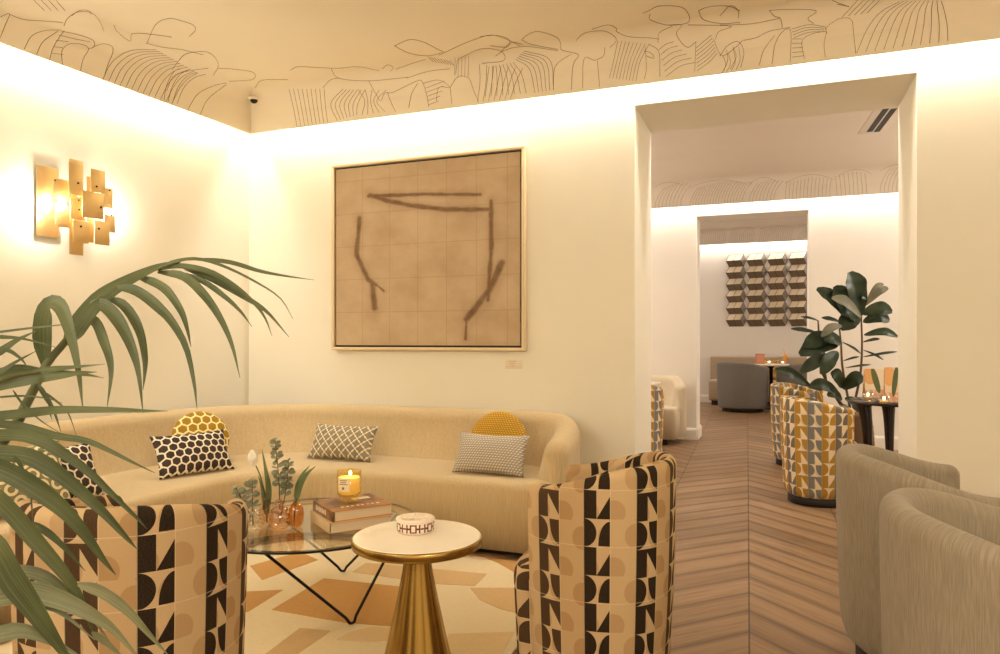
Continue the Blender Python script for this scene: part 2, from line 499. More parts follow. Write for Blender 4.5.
fam(Z, 'b', [(652, 252), (722, 226)], [(660, 315), (700, 300)], 5)
st(Z, 'b', [(20, 250), (45, 222), (140, 220)], [(150, 185), (180, 172), (260, 176), (330, 178), (400, 172), (480, 188)],
   [(300, 180), (330, 215), (440, 225), (585, 212)], [(440, 225), (470, 280), (485, 300), (500, 270), (530, 268), (620, 225), (640, 232), (655, 280), (662, 322)],
   [(588, 325), (600, 270), (622, 235)], [(535, 95), (590, 72), (640, 80), (700, 110), (715, 118), (660, 132), (590, 122), (535, 95)],
   [(742, 250), (770, 210), (810, 215), (828, 260), (847, 302)], [(742, 250), (748, 312)], [(640, 235), (700, 222), (740, 250), (700, 250), (690, 300)],
   [(700, 130), (780, 92), (850, 65), (900, 55), (960, 75), (1000, 95)], [(762, 200), (770, 150), (800, 130), (860, 105), (930, 115), (940, 150), (860, 160)],
   [(490, 180), (510, 165), (530, 175), (520, 190)], [(540, 182), (600, 160), (650, 145)], [(580, 215), (660, 190), (740, 180)], [(930, 115), (970, 82), (1010, 90)], [(270, 250), (300, 220), (330, 215)], [(510, 270), (525, 310), (540, 340)])
Z = (480, 0, 3.846)
fam(Z, 'b', [(35, 255), (28, 310), (20, 372)], [(128, 240), (160, 285), (178, 358)], 8)
fam(Z, 'b', [(138, 228), (190, 265), (212, 358)], [(170, 195), (268, 230), (283, 345)], 6)
fam(Z, 'b', [(530, 155), (515, 230), (498, 300)], [(650, 170), (615, 240), (600, 312)], 9)
fam(Z, 'b', [(690, 190), (715, 170), (745, 160)], [(715, 295), (770, 255), (828, 240)], 6)
fam(Z, 'b', [(830, 185), (860, 160), (890, 135)], [(835, 272), (880, 240), (912, 205)], 7)
fam(Z, 'b', [(935, 215), (945, 250), (930, 282)], [(995, 180), (1000, 230), (985, 268)], 4)
st(Z, 'b', [(0, 140), (60, 135), (110, 150), (105, 180), (40, 175)], [(60, 215), (100, 190), (180, 178), (300, 195)],
   [(160, 152), (180, 135), (222, 120), (290, 140), (310, 165), (312, 190), (345, 200), (380, 212), (358, 250), (352, 346)], [(160, 152), (200, 170), (300, 190)],
   [(282, 346), (290, 255), (350, 208)], [(395, 340), (400, 225), (440, 232), (475, 215), (480, 182)], [(460, 335), (452, 235)],
   [(370, 155), (395, 130), (430, 120), (485, 120), (525, 150), (500, 182)], [(430, 112), (490, 95), (525, 108), (525, 120), (570, 140), (650, 145), (690, 150)],
   [(650, 170), (688, 200), (692, 295)], [(625, 50), (650, 40), (690, 22), (770, 25), (800, 50), (805, 75), (790, 90), (722, 96), (655, 75), (655, 52)],
   [(722, 96), (775, 95), (755, 130), (795, 182), (832, 160)], [(685, 165), (690, 125), (740, 100)], [(830, 165), (826, 275)], [(840, 40), (880, 25), (950, 22), (1000, 40)], [(840, 40), (860, 75), (930, 90), (1000, 85)],
   [(905, 150), (920, 120), (965, 100), (800, 95)], [(898, 150), (930, 215), (985, 180), (1010, 155)], [(630, 195), (660, 205), (668, 225), (640, 215)], [(635, 180), (640, 260), (632, 305)])
Z = (720, 0, 3.846)
fam(Z, 'b', [(525, 205), (570, 105), (620, 45), (690, 5)], [(876, 158), (874, 100), (862, 40), (850, 2)], 11)
fam(Z, 'b', [(470, 65), (530, 0)], [(565, 50), (615, 0)], 5)
fam(Z, 'b', [(278, 150), (315, 150)], [(278, 220), (322, 215)], 5)
fam(Z, 'b', [(275, 112), (340, 95), (400, 102)], [(285, 145), (340, 125), (402, 122)], 4)
st(Z, 'b', [(405, 222), (400, 170), (408, 130), (410, 105), (440, 82), (465, 70), (505, 75), (514, 130), (522, 206)],
   [(270, 242), (272, 120), (240, 122), (212, 170), (200, 246)], [(150, 252), (170, 190), (212, 135)], [(402, 100), (412, 130)], [(325, 226), (315, 160), (350, 132), (405, 120)],
   [(90, 155), (140, 145), (190, 120), (270, 105)], [(190, 40), (210, 62), (232, 70), (240, 106)], [(190, 40), (260, 35), (370, 40), (338, 70), (360, 90)],
   [(0, 215), (30, 175), (70, 160), (92, 200), (80, 260)], [(40, 265), (62, 220), (50, 180)], [(15, 272), (30, 230), (25, 190)], [(0, 95), (50, 95), (130, 90), (230, 70)], [(0, 60), (40, 20), (70, 40), (70, 70)], [(430, 0), (480, 20), (495, 25), (450, 15)])
m = MB()
Q1 = [(xl(YFRONT), YFRONT), (XR, YFRONT), (XR, YB), (XL, YB)]
ceiling(m, Q1, ZL1)
for side, L in STROKES:
    pts = []
    L = [(p.x, p.y) for p in spline([Vector((*q, 0)) for q in L], max(6, 3 * len(L)))]
    for q in L: pts.append(cove_hit(q[0], q[1], side))
    m.tube(pts, .0011, 4, mi=1)
struct(m, 'ceiling', [CEIL, INK])

def random_mural(m, y, zl, x0, x1):
    """the same kind of drawing on the cove of the further rooms"""
    def S(x, s):
        if s < VF: return Vector((x, y - GAP - .002, zl + s))
        a = min(pi / 2, (s - VF) / RC); ex = max(0, s - VF - RC * pi / 2); return Vector((x, y - GAP - ex - RC * (1 - cos(a)) - .002 * cos(a), zl + VF + RC * sin(a) - .002 * sin(a)))
    x = x0
    while x < x1:
        w = random.uniform(.25, .6); n = int(w / random.uniform(.03, .045)); lean = random.uniform(-.15, .15); hh = random.uniform(.22, .36)
        for i in range(n):
            t = i / n
            m.tube([S(x + t * w + lean * k / 6 * (k / 6), .0 + hh * k / 6 * (1 - .35 * abs(t - .5))) for k in range(7)], .0013, 3, mi=1)
        m.tube([S(x + w * k / 8, hh * .8 + .08 * sin(pi * k / 8)) for k in range(9)], .0013, 3, mi=1)
        x += w + random.uniform(.03, .12)
ZL2, ZL3 = 2.672, 2.89
m = MB(); ceiling(m, [(-4.0, YB + TB), (XR, YB + TB), (XR, YM), (-4.0, YM)], ZL2); random_mural(m, YM, ZL2, -2.5, 1.6); struct(m, 'ceiling.001', [CEIL2, INK])
m = MB(); ceiling(m, [(-4.0, YM + TM), (XR, YM + TM), (XR, YF), (-4.0, YF)], ZL3); random_mural(m, YF, ZL3, -1.4, 1.2); struct(m, 'ceiling.002', [CEIL2, INK])

def skirting(name, segs):
    m = MB()
    for (a, b, n) in segs:      # a->b along the wall, n into the room
        a, b, n = Vector((*a, 0)), Vector((*b, 0)), Vector((*n, 0))
        pr = [(0, 0), (.022, 0), (.022, .105), (.016, .122), (.006, .135), (0, .135)]
        m.grid([[p + n * d + Vector((0, 0, z)) for d, z in pr] for p in (a, b)], smooth=False)
        for p in (a, b): k = m.add([p + n * d + Vector((0, 0, z)) for d, z in pr]); m.face(range(k, k + 6))
    return struct(m, name, SKIRT)
skirting('baseboard_back', [((XL, YB), (DOOR1[0], YB), (0, -1)), ((DOOR1[1], YB), (XR, YB), (0, -1))])
skirting('baseboard_middle', [((-4, YM), (DOOR2[0], YM), (0, -1)), ((DOOR2[1], YM), (XR, YM), (0, -1)), ((DOOR2[0], YM), (DOOR2[0], YM + TM), (1, 0)), ((DOOR2[1], YM), (DOOR2[1], YM + TM), (-1, 0))])
skirting('baseboard_far', [((-4, YF), (XR, YF), (0, -1))])
skirting('baseboard_left', [((xl(YFRONT), YFRONT), (XL, YB), (1, 0))])

# ------------------------------------------------------------------ cove strips of the place, then added fill lamps
WARM = (1., .93, .79); WARM2 = (1., .93, .85); STRIP1 = (1., .955, .865); STRIP2 = (1., .955, .90)
def strip(name, a, b, z, power, color, n):
    a, b, n = Vector(a), Vector(b), Vector(n)
    L = bpy.data.lights.new(name, 'AREA'); L.shape = 'RECTANGLE'; L.size = (b - a).length; L.size_y = .05
    L.energy = power * (b - a).length; L.color = color
    o = bpy.data.objects.new(name, L); COL.objects.link(o)
    c = (a + b) / 2 + n * .065; o.location = (c.x, c.y, z); o.rotation_euler = (0, 0, atan2((b - a).y, (b - a).x))
P1, P2, P3 = 5.2, 5., 5.
zs = ZL1 + .13
strip('cove_strip_light', (XL + .22, YB), (XR - .15, YB), zs, P1, STRIP1, (0, -1))
strip('cove_strip_light', (xl(YFRONT), YFRONT), (xl(YB - .22), YB - .22), zs, P1, STRIP1, (1, -LT))
strip('cove_strip_light', (XR, YFRONT), (XR, YB - .15), zs, P1, STRIP1, (-1, 0))
strip('cove_strip_light', (xl(YFRONT) + .2, YFRONT), (XR - .15, YFRONT), zs, P1, STRIP1, (0, 1))
zs = ZL2 + .13
strip('cove_strip_light', (-3.85, YM), (XR - .15, YM), zs, P2, STRIP2, (0, -1))
strip('cove_strip_light', (-3.85, YB + TB), (XR - .15, YB + TB), zs, P2, STRIP2, (0, 1))
strip('cove_strip_light', (XR, YB + TB + .15), (XR, YM - .15), zs, P2, STRIP2, (-1, 0))
strip('cove_strip_light', (-4, YB + TB + .15), (-4, YM - .15), zs, P2, STRIP2, (1, 0))
zs = ZL3 + .13
strip('cove_strip_light', (-3.85, YF), (XR - .15, YF), zs, P3, STRIP2, (0, -1))
strip('cove_strip_light', (-3.85, YM + TM), (XR - .15, YM + TM), zs, P3, STRIP2, (0, 1))
def fill_down(x, y, z, p, color, size=.12, ang=2.2):  # unseen spots added under the ceiling to lift the general light
    L = bpy.data.lights.new('fill_spot', 'SPOT'); L.energy = p; L.color = color; L.shadow_soft_size = size; L.spot_size = ang; L.spot_blend = .9
    o = bpy.data.objects.new('fill_spot', L); COL.objects.link(o); o.location = (x, y, z)
for x, y, p in ((-2.2, 1.4, 22), (.4, .8, 22), (1.6, 2.2, 18)): fill_down(x, y, 2.90, p, WARM)
def fill_point(x, y, z, p, color, r=.22):  # bare fill lamps added out of view to brighten the rooms
    L = bpy.data.lights.new('fill_light', 'POINT'); L.energy = p; L.color = color; L.shadow_soft_size = r
    o = bpy.data.objects.new('fill_light', L); COL.objects.link(o); o.location = (x, y, z)
for x, y, p in ((-1.9, -1.3, 74), (1.9, -.9, 58)): fill_point(x, y, 2.1, p, WARM)
for x, y, p in ((-2.9, 6.6, 42), (2.4, 6.6, 42)): fill_point(x, y, 2.1, p, WARM2)
for x, y, p in ((-2.9, 11.2, 40), (2.4, 11.2, 40)): fill_point(x, y, 2.2, p, WARM2)

# ------------------------------------------------------------------ tub chairs
def tub_chair(name, label, group, x, y, face, R, t, hb, ha, openh, mat, seat_h, taper=.03, pw=2.25, u0=0., rx=1., front=.015, z0=.055, br=1.):
    o = thing(name, label, 'armchair', (x, y, 0), face, group)
    def rad(th, r): return r / (abs(cos(th)) ** pw + abs(sin(th)) ** pw) ** (1 / pw)
    N = 56; a0, a1 = openh, 2 * pi - openh
    def prof(h, k=1.):
        pr = []                                       # (offset inward from outer, z)
        tt = t * k; hh = h - t / 2 * (1 - k)
        pr += [(.05 * br, z0), (.022 * br, z0 + .004 * br), (.007 * br, z0 + .018 * br), (.0, z0 + .045 * br)]
        for i in range(1, 9): pr.append((0, z0 + .045 * br + (hh - tt / 2 - z0 - .045 * br) * i / 8))
        for i in range(1, 10):
            a = pi * i / 10; pr.append((tt / 2 - tt / 2 * cos(a), hh - tt / 2 + tt / 2 * sin(a)))
        pr += [(tt, hh - tt / 2), (tt, seat_h * .75), (tt, z0)]
        return [((t - tt) / 2 + d, z) for d, z in pr]
    rows, uvs = [], []
    st_ = []
    caps = 4
    for i in range(caps): st_.append((a0, sin(pi / 2 * (1 - i / caps)), -1))
    for i in range(N + 1): st_.append((a0 + (a1 - a0) * i / N, 0, 0))
    for i in range(caps): st_.append((a1, sin(pi / 2 * (i + 1) / caps), 1))
    for th, cap, sgn in st_:
        sfr = (1 - cos(th)) / 2; s0 = (1 - cos(openh)) / 2; q = (sfr - s0) / (1 - s0); q = q * q * (3 - 2 * q)
        h = ha + (hb - ha) * q
        k = sqrt(max(0, 1 - cap * cap)) if cap else 1.
        k = max(k, .12)
        r0 = rad(th, R); row = []; uv = []; L = 0; prev = None
        tang = Vector((-sin(th), cos(th), 0)) * (sgn * cap * t / 2)
        for d, z in prof(h, k):
            rr = r0 - d - taper * max(0, 1 - z / hb) ** 2
            row.append(Vector((rr * cos(th) * rx, rr * sin(th), z)) + tang)
            if prev is not None: L += math.hypot(d - prev[0], z - prev[1])
            prev = (d, z); uv.append((u0 + th * R, L))
        rows.append(row); uvs.append(uv)
    m = MB(); b = m.grid(rows, closed_v=False, uv=uvs)
    nc = len(rows[0])
    m.face([b + j for j in range(nc)], True, 0, [uvs[0][j] for j in range(nc)])
    k = (len(rows) - 1) * nc
    m.face([b + k + nc - 1 - j for j in range(nc)], True, 0, [uvs[-1][nc - 1 - j] for j in range(nc)])
    m.build('shell', mat, o)
    # seat block with a rounded top edge that comes forward between the arms
    m = MB(); rows, uvs = [], []
    ns = 48
    pr = [(0.05, z0 + .005), (.012, z0 + .009), (0, z0 + .03), (0, seat_h * .45), (0, seat_h - .05), (.006, seat_h - .028), (.02, seat_h - .01), (.045, seat_h), (.12, seat_h + .012)]
    for d, z in pr:
        row, uv = [], []
        for j in range(ns + 1):
            th = 2 * pi * j / ns; f = abs((th + pi) % (2 * pi) - pi)
            w = max(0, min(1, (openh - f) / .35 + .2)); w = w * w * (3 - 2 * w)
            rr = rad(th, R) - t * 1.02 + w * (t * 1.02 + front) - d
            rr -= taper * max(0, 1 - z / hb) ** 2 * w
            row.append((rr * cos(th) * rx, rr * sin(th), z)); uv.append((u0 + th * R, z + d))
        rows.append(row); uvs.append(uv)
    c = [(0, 0, seat_h + .015)] * (ns + 1); rows.append(c); uvs.append([(q[0], q[1] + .2) for q in uvs[-1]])
    m.grid(list(reversed(rows)), uv=list(reversed(uvs))); m.build('seat_cushion', mat, o)
    m = MB(); m.lathe([(.8 * R, 0), (.82 * R, .004), (.82 * R, z0 + .02)], seg=40); m.build('plinth', DARK, o, label='dark recessed plinth')
    return o
gB = 'black and beige geometric tub chairs by the glass table'
OPEN = radians(50)
tub_chair('tub_chair', 'black and beige geometric print tub chair at right of the brass side table', gB, -.532, 2.27, radians(176), .243, .055, .785, .71, OPEN, TUBF, .45, u0=.196, front=.03)
tub_chair('tub_chair', 'black and beige geometric print tub chair behind the palm leaves at left', gB, -1.512, 1.37, radians(103), .258, .058, .780, .72, OPEN, TUBF, .45, u0=.25)
gY = 'geometric print tub chairs in the room beyond the doorway'
tub_chair('tub_chair', 'mustard and grey geometric print tub chair, nearer of the two before the fig plant', gY, .286, 5.57, radians(20), .245, .055, .75, .685, OPEN, TUBY, .45)
tub_chair('tub_chair', 'mustard and grey geometric print tub chair, further one mostly hidden by its twin', gY, .208, 7.16, radians(-15), .245, .055, .75, .69, OPEN, TUBY, .45, u0=.05)
tub_chair('tub_chair', 'geometric print tub chair peeking past the left jamb of the doorway', gY, -1.135, 6.2, radians(100), .25, .055, .775, .70, OPEN, TUBY, .45, u0=.03)
gG = 'taupe linen barrel chairs at the right'
tub_chair('barrel_chair', 'taupe linen barrel chair nearest the right foreground, cut by the frame edge', gG, .595, 2.0, radians(-2), .35, .08, .758, .68, radians(78), GREY, .42, .025, pw=2.2, z0=.095, br=1.5)
tub_chair('barrel_chair', 'taupe linen barrel chair behind the nearest one, beside the doorway wall', gG, .555, 2.83, radians(2), .35, .08, .765, .68, radians(78), GREY, .42, .025, pw=2.2, z0=.095, br=1.5)
gW = 'grey barrel chairs in the far room'
tub_chair('barrel_chair', 'grey barrel chair under the block relief in the far room', gW, -.49, 12.26, radians(55), .385, .09, .80, .72, radians(55), GREYD, .43, .025, pw=2.3)
tub_chair('barrel_chair', 'grey barrel chair half hidden by the fig leaves in the far room', gW, .41, 12.33, radians(135), .385, .09, .80, .72, radians(55), GREYD, .43, .025, pw=2.3)

# ------------------------------------------------------------------ sofas
def back_sweep(m, path, t, z0, z1, lean=.06, ends=(.72, .72), rise=None):
    """path runs along the outer face; inner side lies to its right"""
    n = len(path); P = [Vector((*p, 0)) for p in path]
    rows = []
    def nrm(i):
        a, c = P[max(0, i - 1)], P[min(n - 1, i + 1)]; d = (c - a).normalized(); return Vector((d.y, -d.x, 0)), d
    def prof(zt, k):
        tt = t * k
        pr = [(0.02, z0), (0, z0 + .02)] + [(0, z0 + .02 + (zt - tt / 2 - z0 - .02) * i / 5) for i in range(1, 6)]
        for i in range(1, 10):
            a = pi * i / 10; pr.append((tt / 2 - tt / 2 * cos(a), zt - tt / 2 + tt / 2 * sin(a)))
        pr += [(tt, zt - tt / 2), (tt + lean * .5 * k, z0 + .5 * (zt - z0)), (tt + lean * k, z0 + .28), (tt + lean * k, z0)]
        return [((t - tt) / 2 + d, z) for d, z in pr]
    caps = 5; seq = [(0, -sin(pi / 2 * (1 - i / caps))) for i in range(caps)] + [(i, 0) for i in range(n)] + [(n - 1, sin(pi / 2 * (i + 1) / caps)) for i in range(caps)]
    for i, cap in seq:
        nn, d = nrm(i); k = max(.1, sqrt(1 - cap * cap)); f = i / (n - 1)
        zt = z1 if rise is None else z1 + rise(f)
        zt -= t / 2 * (1 - k)
        rows.append([P[i] + nn * dd + d * (cap * t / 2) + Vector((0, 0, z)) for dd, z in prof(zt, k)])
    b = m.grid(rows); nc = len(rows[0])
    m.face([b + j for j in range(nc)], True); k = (len(rows) - 1) * nc; m.face([b + k + nc - 1 - j for j in range(nc)], True)
def arc(c, r, a0, a1, n): return [(c[0] + r * cos(radians(a0 + (a1 - a0) * i / n)), c[1] + r * sin(radians(a0 + (a1 - a0) * i / n))) for i in range(n + 1)]
def dense(pts, step=.15):
    out = [pts[0]]
    for a, b in zip(pts, pts[1:]):
        n = max(1, int(math.dist(a, b) / step))
        out += [(a[0] + (b[0] - a[0]) * i / n, a[1] + (b[1] - a[1]) * i / n) for i in range(1, n + 1)]
    return out
so = thing('corner_sofa', 'long cream corduroy corner sofa wrapping the wall corner under the painting', 'sofa', (-3.2, 3.6, 0))
YS = YB - .05; RG = 1.05
lx = lambda y: xl(y) + .05
XE = -1.03
path = dense([(lx(1.0), 1.0), (lx(YS - RG), YS - RG)]) + arc((lx(YS - RG) + RG, YS - RG), RG, 180, 90, 14)[1:] + \
    dense([(lx(YS - RG) + RG, YS), (XE - .36, YS)])[1:] + arc((XE - .36, YS - .36), .36, 90, 0, 10)[1:] + [(XE + .005, YS - .44), (XE + .01, YS - .54)]
sink = lambda f: -.10 * max(0, (f - .86) / .14) ** 1.3
m = MB(); back_sweep(m, path, .15, .07, .712, .11, rise=sink); m.build('backrest', SOFA, so, loc=(3.2, -3.6, 0))
XI = lx(2.5) + .10; fx = -2.79; FY = 3.54; RI = .50
seat = [(lx(1.0) + .05, 1.0), (fx - .05, 1.0)] + dense([(fx - .03, 1.15), (fx, FY - RI)]) + arc((fx + RI, FY - RI), RI, 180, 90, 12)[1:] + \
    dense([(fx + RI, FY), (-1.22, FY)])[1:] + arc((-1.22, FY + .12), .12, -90, 0, 5)[1:] + [(-1.10, YS - .34), (-1.2, YS - .16), (-1.45, YS - .06)] + \
    [(lx(YS - RG) + RG, YS - .06)] + arc((lx(YS - RG) + RG, YS - RG), RG - .06, 90, 180, 8)[1:]
m = MB(); m.prism(seat, .035, .40, .045, seg=5); m.build('seat', SOFA, so, loc=(3.2, -3.6, 0))
pl = [(lx(1.0) + .1, 1.06), (fx - .1, 1.06), (fx - .06, FY - RI)] + arc((fx + RI - .0, FY - RI + .06), RI, 180, 90, 8)[1:] + [(-1.25, FY + .06), (-1.2, YS - .15), (lx(YS - RG) + RG, YS - .12), (lx(YS - RG) + .15, YS - RG)]
m = MB(); m.prism(pl, 0, .045); m.build('plinth', DARK, so, loc=(3.2, -3.6, 0), label='dark recessed plinth')

so2 = thing('bench_sofa', 'cream sofa end against the wall beyond the doorway, at the left', 'sofa', (-2, 8.2, 0))
p2 = dense([(-3.4, YM - .05), (-1.22, YM - .05)]) + arc((-1.22, YM - .05 - .30), .30, 90, 10, 8)[1:]
m = MB(); back_sweep(m, p2, .14, .07, .74, .08, rise=lambda f: -.08 * max(0, (f - .85) / .15) ** 1.5); m.build('backrest', CREAMF, so2, loc=(2, -8.2, 0))
m = MB(); m.prism([(-3.4, YM - .62), (-1.08, YM - .62)] + arc((-1.06, YM - .56), .06, -90, 0, 4) + [(-1.0, YM - .36), (-1.12, YM - .2), (-1.3, YM - .12), (-3.4, YM - .12)], .07, .41, .03); m.build('seat', CREAMF, so2, loc=(2, -8.2, 0))
m = MB(); m.prism([(-3.3, YM - .55), (-1.1, YM - .55), (-1.1, YM - .2), (-3.3, YM - .2)], 0, .08); m.build('plinth', DARK, so2, loc=(2, -8.2, 0), label='dark recessed plinth')

# ------------------------------------------------------------------ cushions
def cushion(name, label, base, along, lean, w, h, d, mat, group='scatter cushions on the corner sofa', rnd=False):
    """base: middle of the bottom edge; along: heading of the width; lean: tilt back"""
    m = MB(); n = 24
    for side in (1, -1):
        rows, uvs = [], []
        for i in range(n + 1):
            row, uv = [], []
            for j in range(n + 1):
                a, b = -1 + 2 * i / n, -1 + 2 * j / n
                if rnd:
                    r = max(abs(a), abs(b)); q = math.hypot(a, b)
                    if q > 1e-6: X, Y = a / q * r, b / q * r
                    else: X = Y = 0
                    R = r; zz = sqrt(max(0, 1 - R ** 2.6)) * .5
                    x, y = X * w / 2, Y * h / 2
                    zz += .06 * (1 if R > .93 else 0) * (1 - R) * 0
                else:
                    px = 1 - .07 * (1 - b * b) ; py = 1 - .10 * (1 - a * a)
                    x, y = a * w / 2 * px, b * h / 2 * py
                    zz = .5 * ((1 - abs(a) ** 2.4) * (1 - abs(b) ** 2.4)) ** .5
                row.append((x, side * -zz * d, y + h / 2)); uv.append((x + w, y + h))
            rows.append(row if side == 1 else list(reversed(row))); uvs.append(uv if side == 1 else list(reversed(uv)))
        m.grid(rows, uv=uvs)
    M = Matrix.Rotation(-lean, 3, 'X')
    m.v = [M @ v for v in m.v]
    o = m.build(name, mat, loc=base, rot=along); tag(o, label, 'cushion', group)
    bmn = bmesh.new(); bmn.from_mesh(o.data); bmesh.ops.remove_doubles(bmn, verts=bmn.verts, dist=1e-5); bmn.to_mesh(o.data); bmn.free()
    return o
SH = .405
cushion('cushion', 'small rectangular cushion with dark honeycomb print leaning on the round yellow one', (-2.995, 3.125, SH - .002), radians(70), radians(30), .43, .255, .13, HEXD)
cushion('round_cushion', 'round yellow honeycomb print cushion at the sofa corner', (-3.19, 3.375, SH - .004), radians(60), radians(22), .335, .335, .11, HEXY, rnd=True)
cushion('cushion', 'grey trellis print cushion alone on the sofa below the painting', (-2.535, 3.80, SH - .002), radians(0), radians(26), .46, .235, .12, TRELL)
cushion('round_cushion', 'round mustard knitted cushion near the right end of the sofa', (-1.515, 3.86, SH - .004), radians(-3), radians(16), .36, .34, .10, MUST, rnd=True)
cushion('cushion', 'grey woven rectangular cushion in front of the round mustard one', (-1.49, 3.685, SH - .002), radians(-2), radians(24), .435, .238, .12, WOVEN)
cushion('cushion', 'dark honeycomb print cushion on the left wing, glimpsed between palm leaves', (-3.05, 2.36, SH - .002), radians(84), radians(26), .40, .275, .12, HEXD)
cushion('cushion', 'olive ring print cushion at the far left behind the palm leaves', (-2.97, 2.10, SH - .002), radians(78), radians(26), .44, .32, .12, RINGF)

# ------------------------------------------------------------------ rug
RX0, RX1, RY0, RY1, RZ = -2.70, -.894, 1.74, 3.48, .012
RUGM = [weave(n, c, c2, 260, (1, 1, 1), amt=.5) for n, c, c2 in (('rug_cream', (222, 206, 170), (206, 186, 146)), ('rug_ochre', (194, 146, 78), (178, 130, 64)), ('rug_tan', (204, 172, 124), (190, 156, 108)), ('rug_pale_tan', (214, 188, 142), (200, 172, 126)))]
m = MB(); m.prism([(RX0, RY0), (RX1, RY0), (RX1, RY1)] + arc((-2.27, 3.05), .43, 90, 180, 10), 0, RZ, .004, seg=2)
def rugpoly(mi, *pp):
    q = [at_z(px, py, RZ) for px, py in pp]
    q = [(min(RX1 - .01, max(RX0 + .01, v.x)), min(RY1 - .01, max(RY0 + .01, v.y))) for v in q]
    m.prism(q, RZ - .003, RZ + .0015, mi=mi)
rugpoly(1, (271.5, 610), (324, 578.5), (412, 588), (398, 627), (346, 623))
rugpoly(1, (240, 592), (283, 590), (248, 612), (236, 612))
rugpoly(2, (255, 662), (300, 628), (331, 631), (292, 658))
rugpoly(3, (336, 640), (350, 632), (372, 627), (400, 629), (396, 640), (370, 642))
rugpoly(2, (352, 572), (366, 563), (392, 565), (487, 574), (475, 586), (436, 584))
rugpoly(2, (470, 588), (522, 588), (524, 615), (500, 609), (480, 600))
rugpoly(1, (486, 558), (525, 562), (525, 580), (512, 571), (498, 563))
rugpoly(3, (449, 634), (515, 632), (500, 656), (440, 656))
rugpoly(1, (250, 566), (300, 552), (318, 560), (262, 580))
q = m.build('rug', RUGM, None); tag(q, 'cream wool rug with inset ochre and tan geometric shapes under the tables', 'rug')

# ------------------------------------------------------------------ glass coffee table
CT = Vector((-1.90, 2.63, 0)); GZ = .36; GR = .465
ct = thing('coffee_table', 'round glass coffee table on black bent rod legs, holding vases and books', 'table', (CT.x, CT.y, RZ))
m = MB(); m.lathe([(.001, -.010), (GR - .003, -.010), (GR, -.007), (GR, -.003), (GR - .003, 0), (.001, 0)], (0, 0, GZ - RZ), 72, smooth=False); m.build('glass_top', GTOP, ct, label='round clear glass top')
m = MB(); m.tube([(GR * cos(a * 2 * pi / 72), GR * sin(a * 2 * pi / 72), GZ - RZ - .006) for a in range(72)], .0045, 6, closed=True); m.build('rim', BLACKM, ct)
for k in range(3):
    a = radians((-28, 101, 216)[k]); m = MB()
    f = Vector((.37 * cos(a), .37 * sin(a), .010)); L_ = []
    tops = [Vector((.41 * cos(a + s * radians(51)), .41 * sin(a + s * radians(51)), GZ - RZ - .016)) for s in (-1, 1)]
    pts = [tops[0], tops[0].lerp(f, .93)] + [f + Vector((-.02 * sin(a) * q, .02 * cos(a) * q, .004 * abs(q))) for q in (-.5, 0, .5)] + [tops[1].lerp(f, .93), tops[1]]
    m.tube(pts, .0062, 8); m.build('leg', BLACKM, ct)
m = MB(); m.tube([(.41 * cos(a * pi / 24), .41 * sin(a * pi / 24), GZ - RZ - .017) for a in range(48)], .005, 6, closed=True); m.build('support_ring', BLACKM, ct)

# ------------------------------------------------------------------ brass side table
ST = (-1.145, 2.195); SZ = .48
sd = thing('side_table', 'brass side table with round white marble top and fluted cone base', 'table', (ST[0], ST[1], RZ + .0018))
z = SZ - RZ
m = MB(); m.lathe([(.001, z - .012), (.212, z - .012), (.218, z - .008), (.218, z - .003), (.214, z), (.20, z), (.001, z)], seg=64, smooth=False); m.build('table_top', MARBLE, sd, label='round white marble top')
m = MB(); m.lathe([(.19, z - .034), (.216, z - .034), (.2225, z - .030), (.2235, z - .006), (.2195, z - .0015), (.2185, z - .003), (.2185, z - .012), (.1, z - .012)], seg=64); m.build('rim', BRASS, sd)
m = MB(); rows = []
prof = [(.150, 0), (.152, .008), (.150, .014), (.128, .022), (.112, .06), (.098, .12), (.072, .24), (.052, .34), (.043, .40), (.041, z - .034)]
for r, zz in reversed(prof):
    fl = .03 if zz > .015 else 0
    rows.append([((r * (1 + fl * (abs(cos(12 * pi * j / 128)) - .6))) * cos(2 * pi * j / 128), (r * (1 + fl * (abs(cos(12 * pi * j / 128)) - .6))) * sin(2 * pi * j / 128), zz) for j in range(128)])
b = m.grid(rows, closed_v=True); m.build('pedestal', BRASS, sd)

# trinket box
def key_mat():
    m = Mat('maroon_key_ceramic', (236, 222, 204), .3); U, V, _ = m.coords('UV')
    x = (U * 13).fract() - .5; odd = ((U * 13).floor()).mod(2.) ; y = (V - .024) / .034
    ax, ay = x.abs(), y.abs()
    box_ = (ax < .38) * (ay < .42) * (1. - (ax < .22) * (ay < .29))
    gapc = (ax < .2) * odd * (ay < .45)
    bar = (ay < .09) * (ax > .3)
    hh = (box_ + bar).min(1.) * (1. - gapc)
    mid = (ax < .2) * (ay < .08) * odd
    s = (hh + mid).min(1.)
    m.col(m.mix(s, (238, 224, 206), (98, 20, 28))); return m
KEY = key_mat(); CERAM = Mat('white_ceramic', (238, 224, 206), .3)
TBP = at_z(415.5, 531.5, SZ)
tb = thing('trinket_box', 'small round white ceramic box with maroon key pattern on the marble top', 'box', (TBP.x, TBP.y, SZ + .0025))
m = MB(); m.lathe([(.001, 0), (.058, 0), (.064, .004), (.0655, .010), (.0655, .036), (.063, .040), (.001, .040)], seg=56, uv=True, close=False)
for i, u in enumerate(m.uv):
    m.uv[i] = [(a, max(0, b_ - .058)) for a, b_ in u] if u else u
m.build('body', KEY, tb)
m = MB(); m.lathe([(.001, .0385), (.066, .0385), (.068, .042), (.067, .047), (.056, .050), (.052, .0475), (.001, .0475)], seg=56)
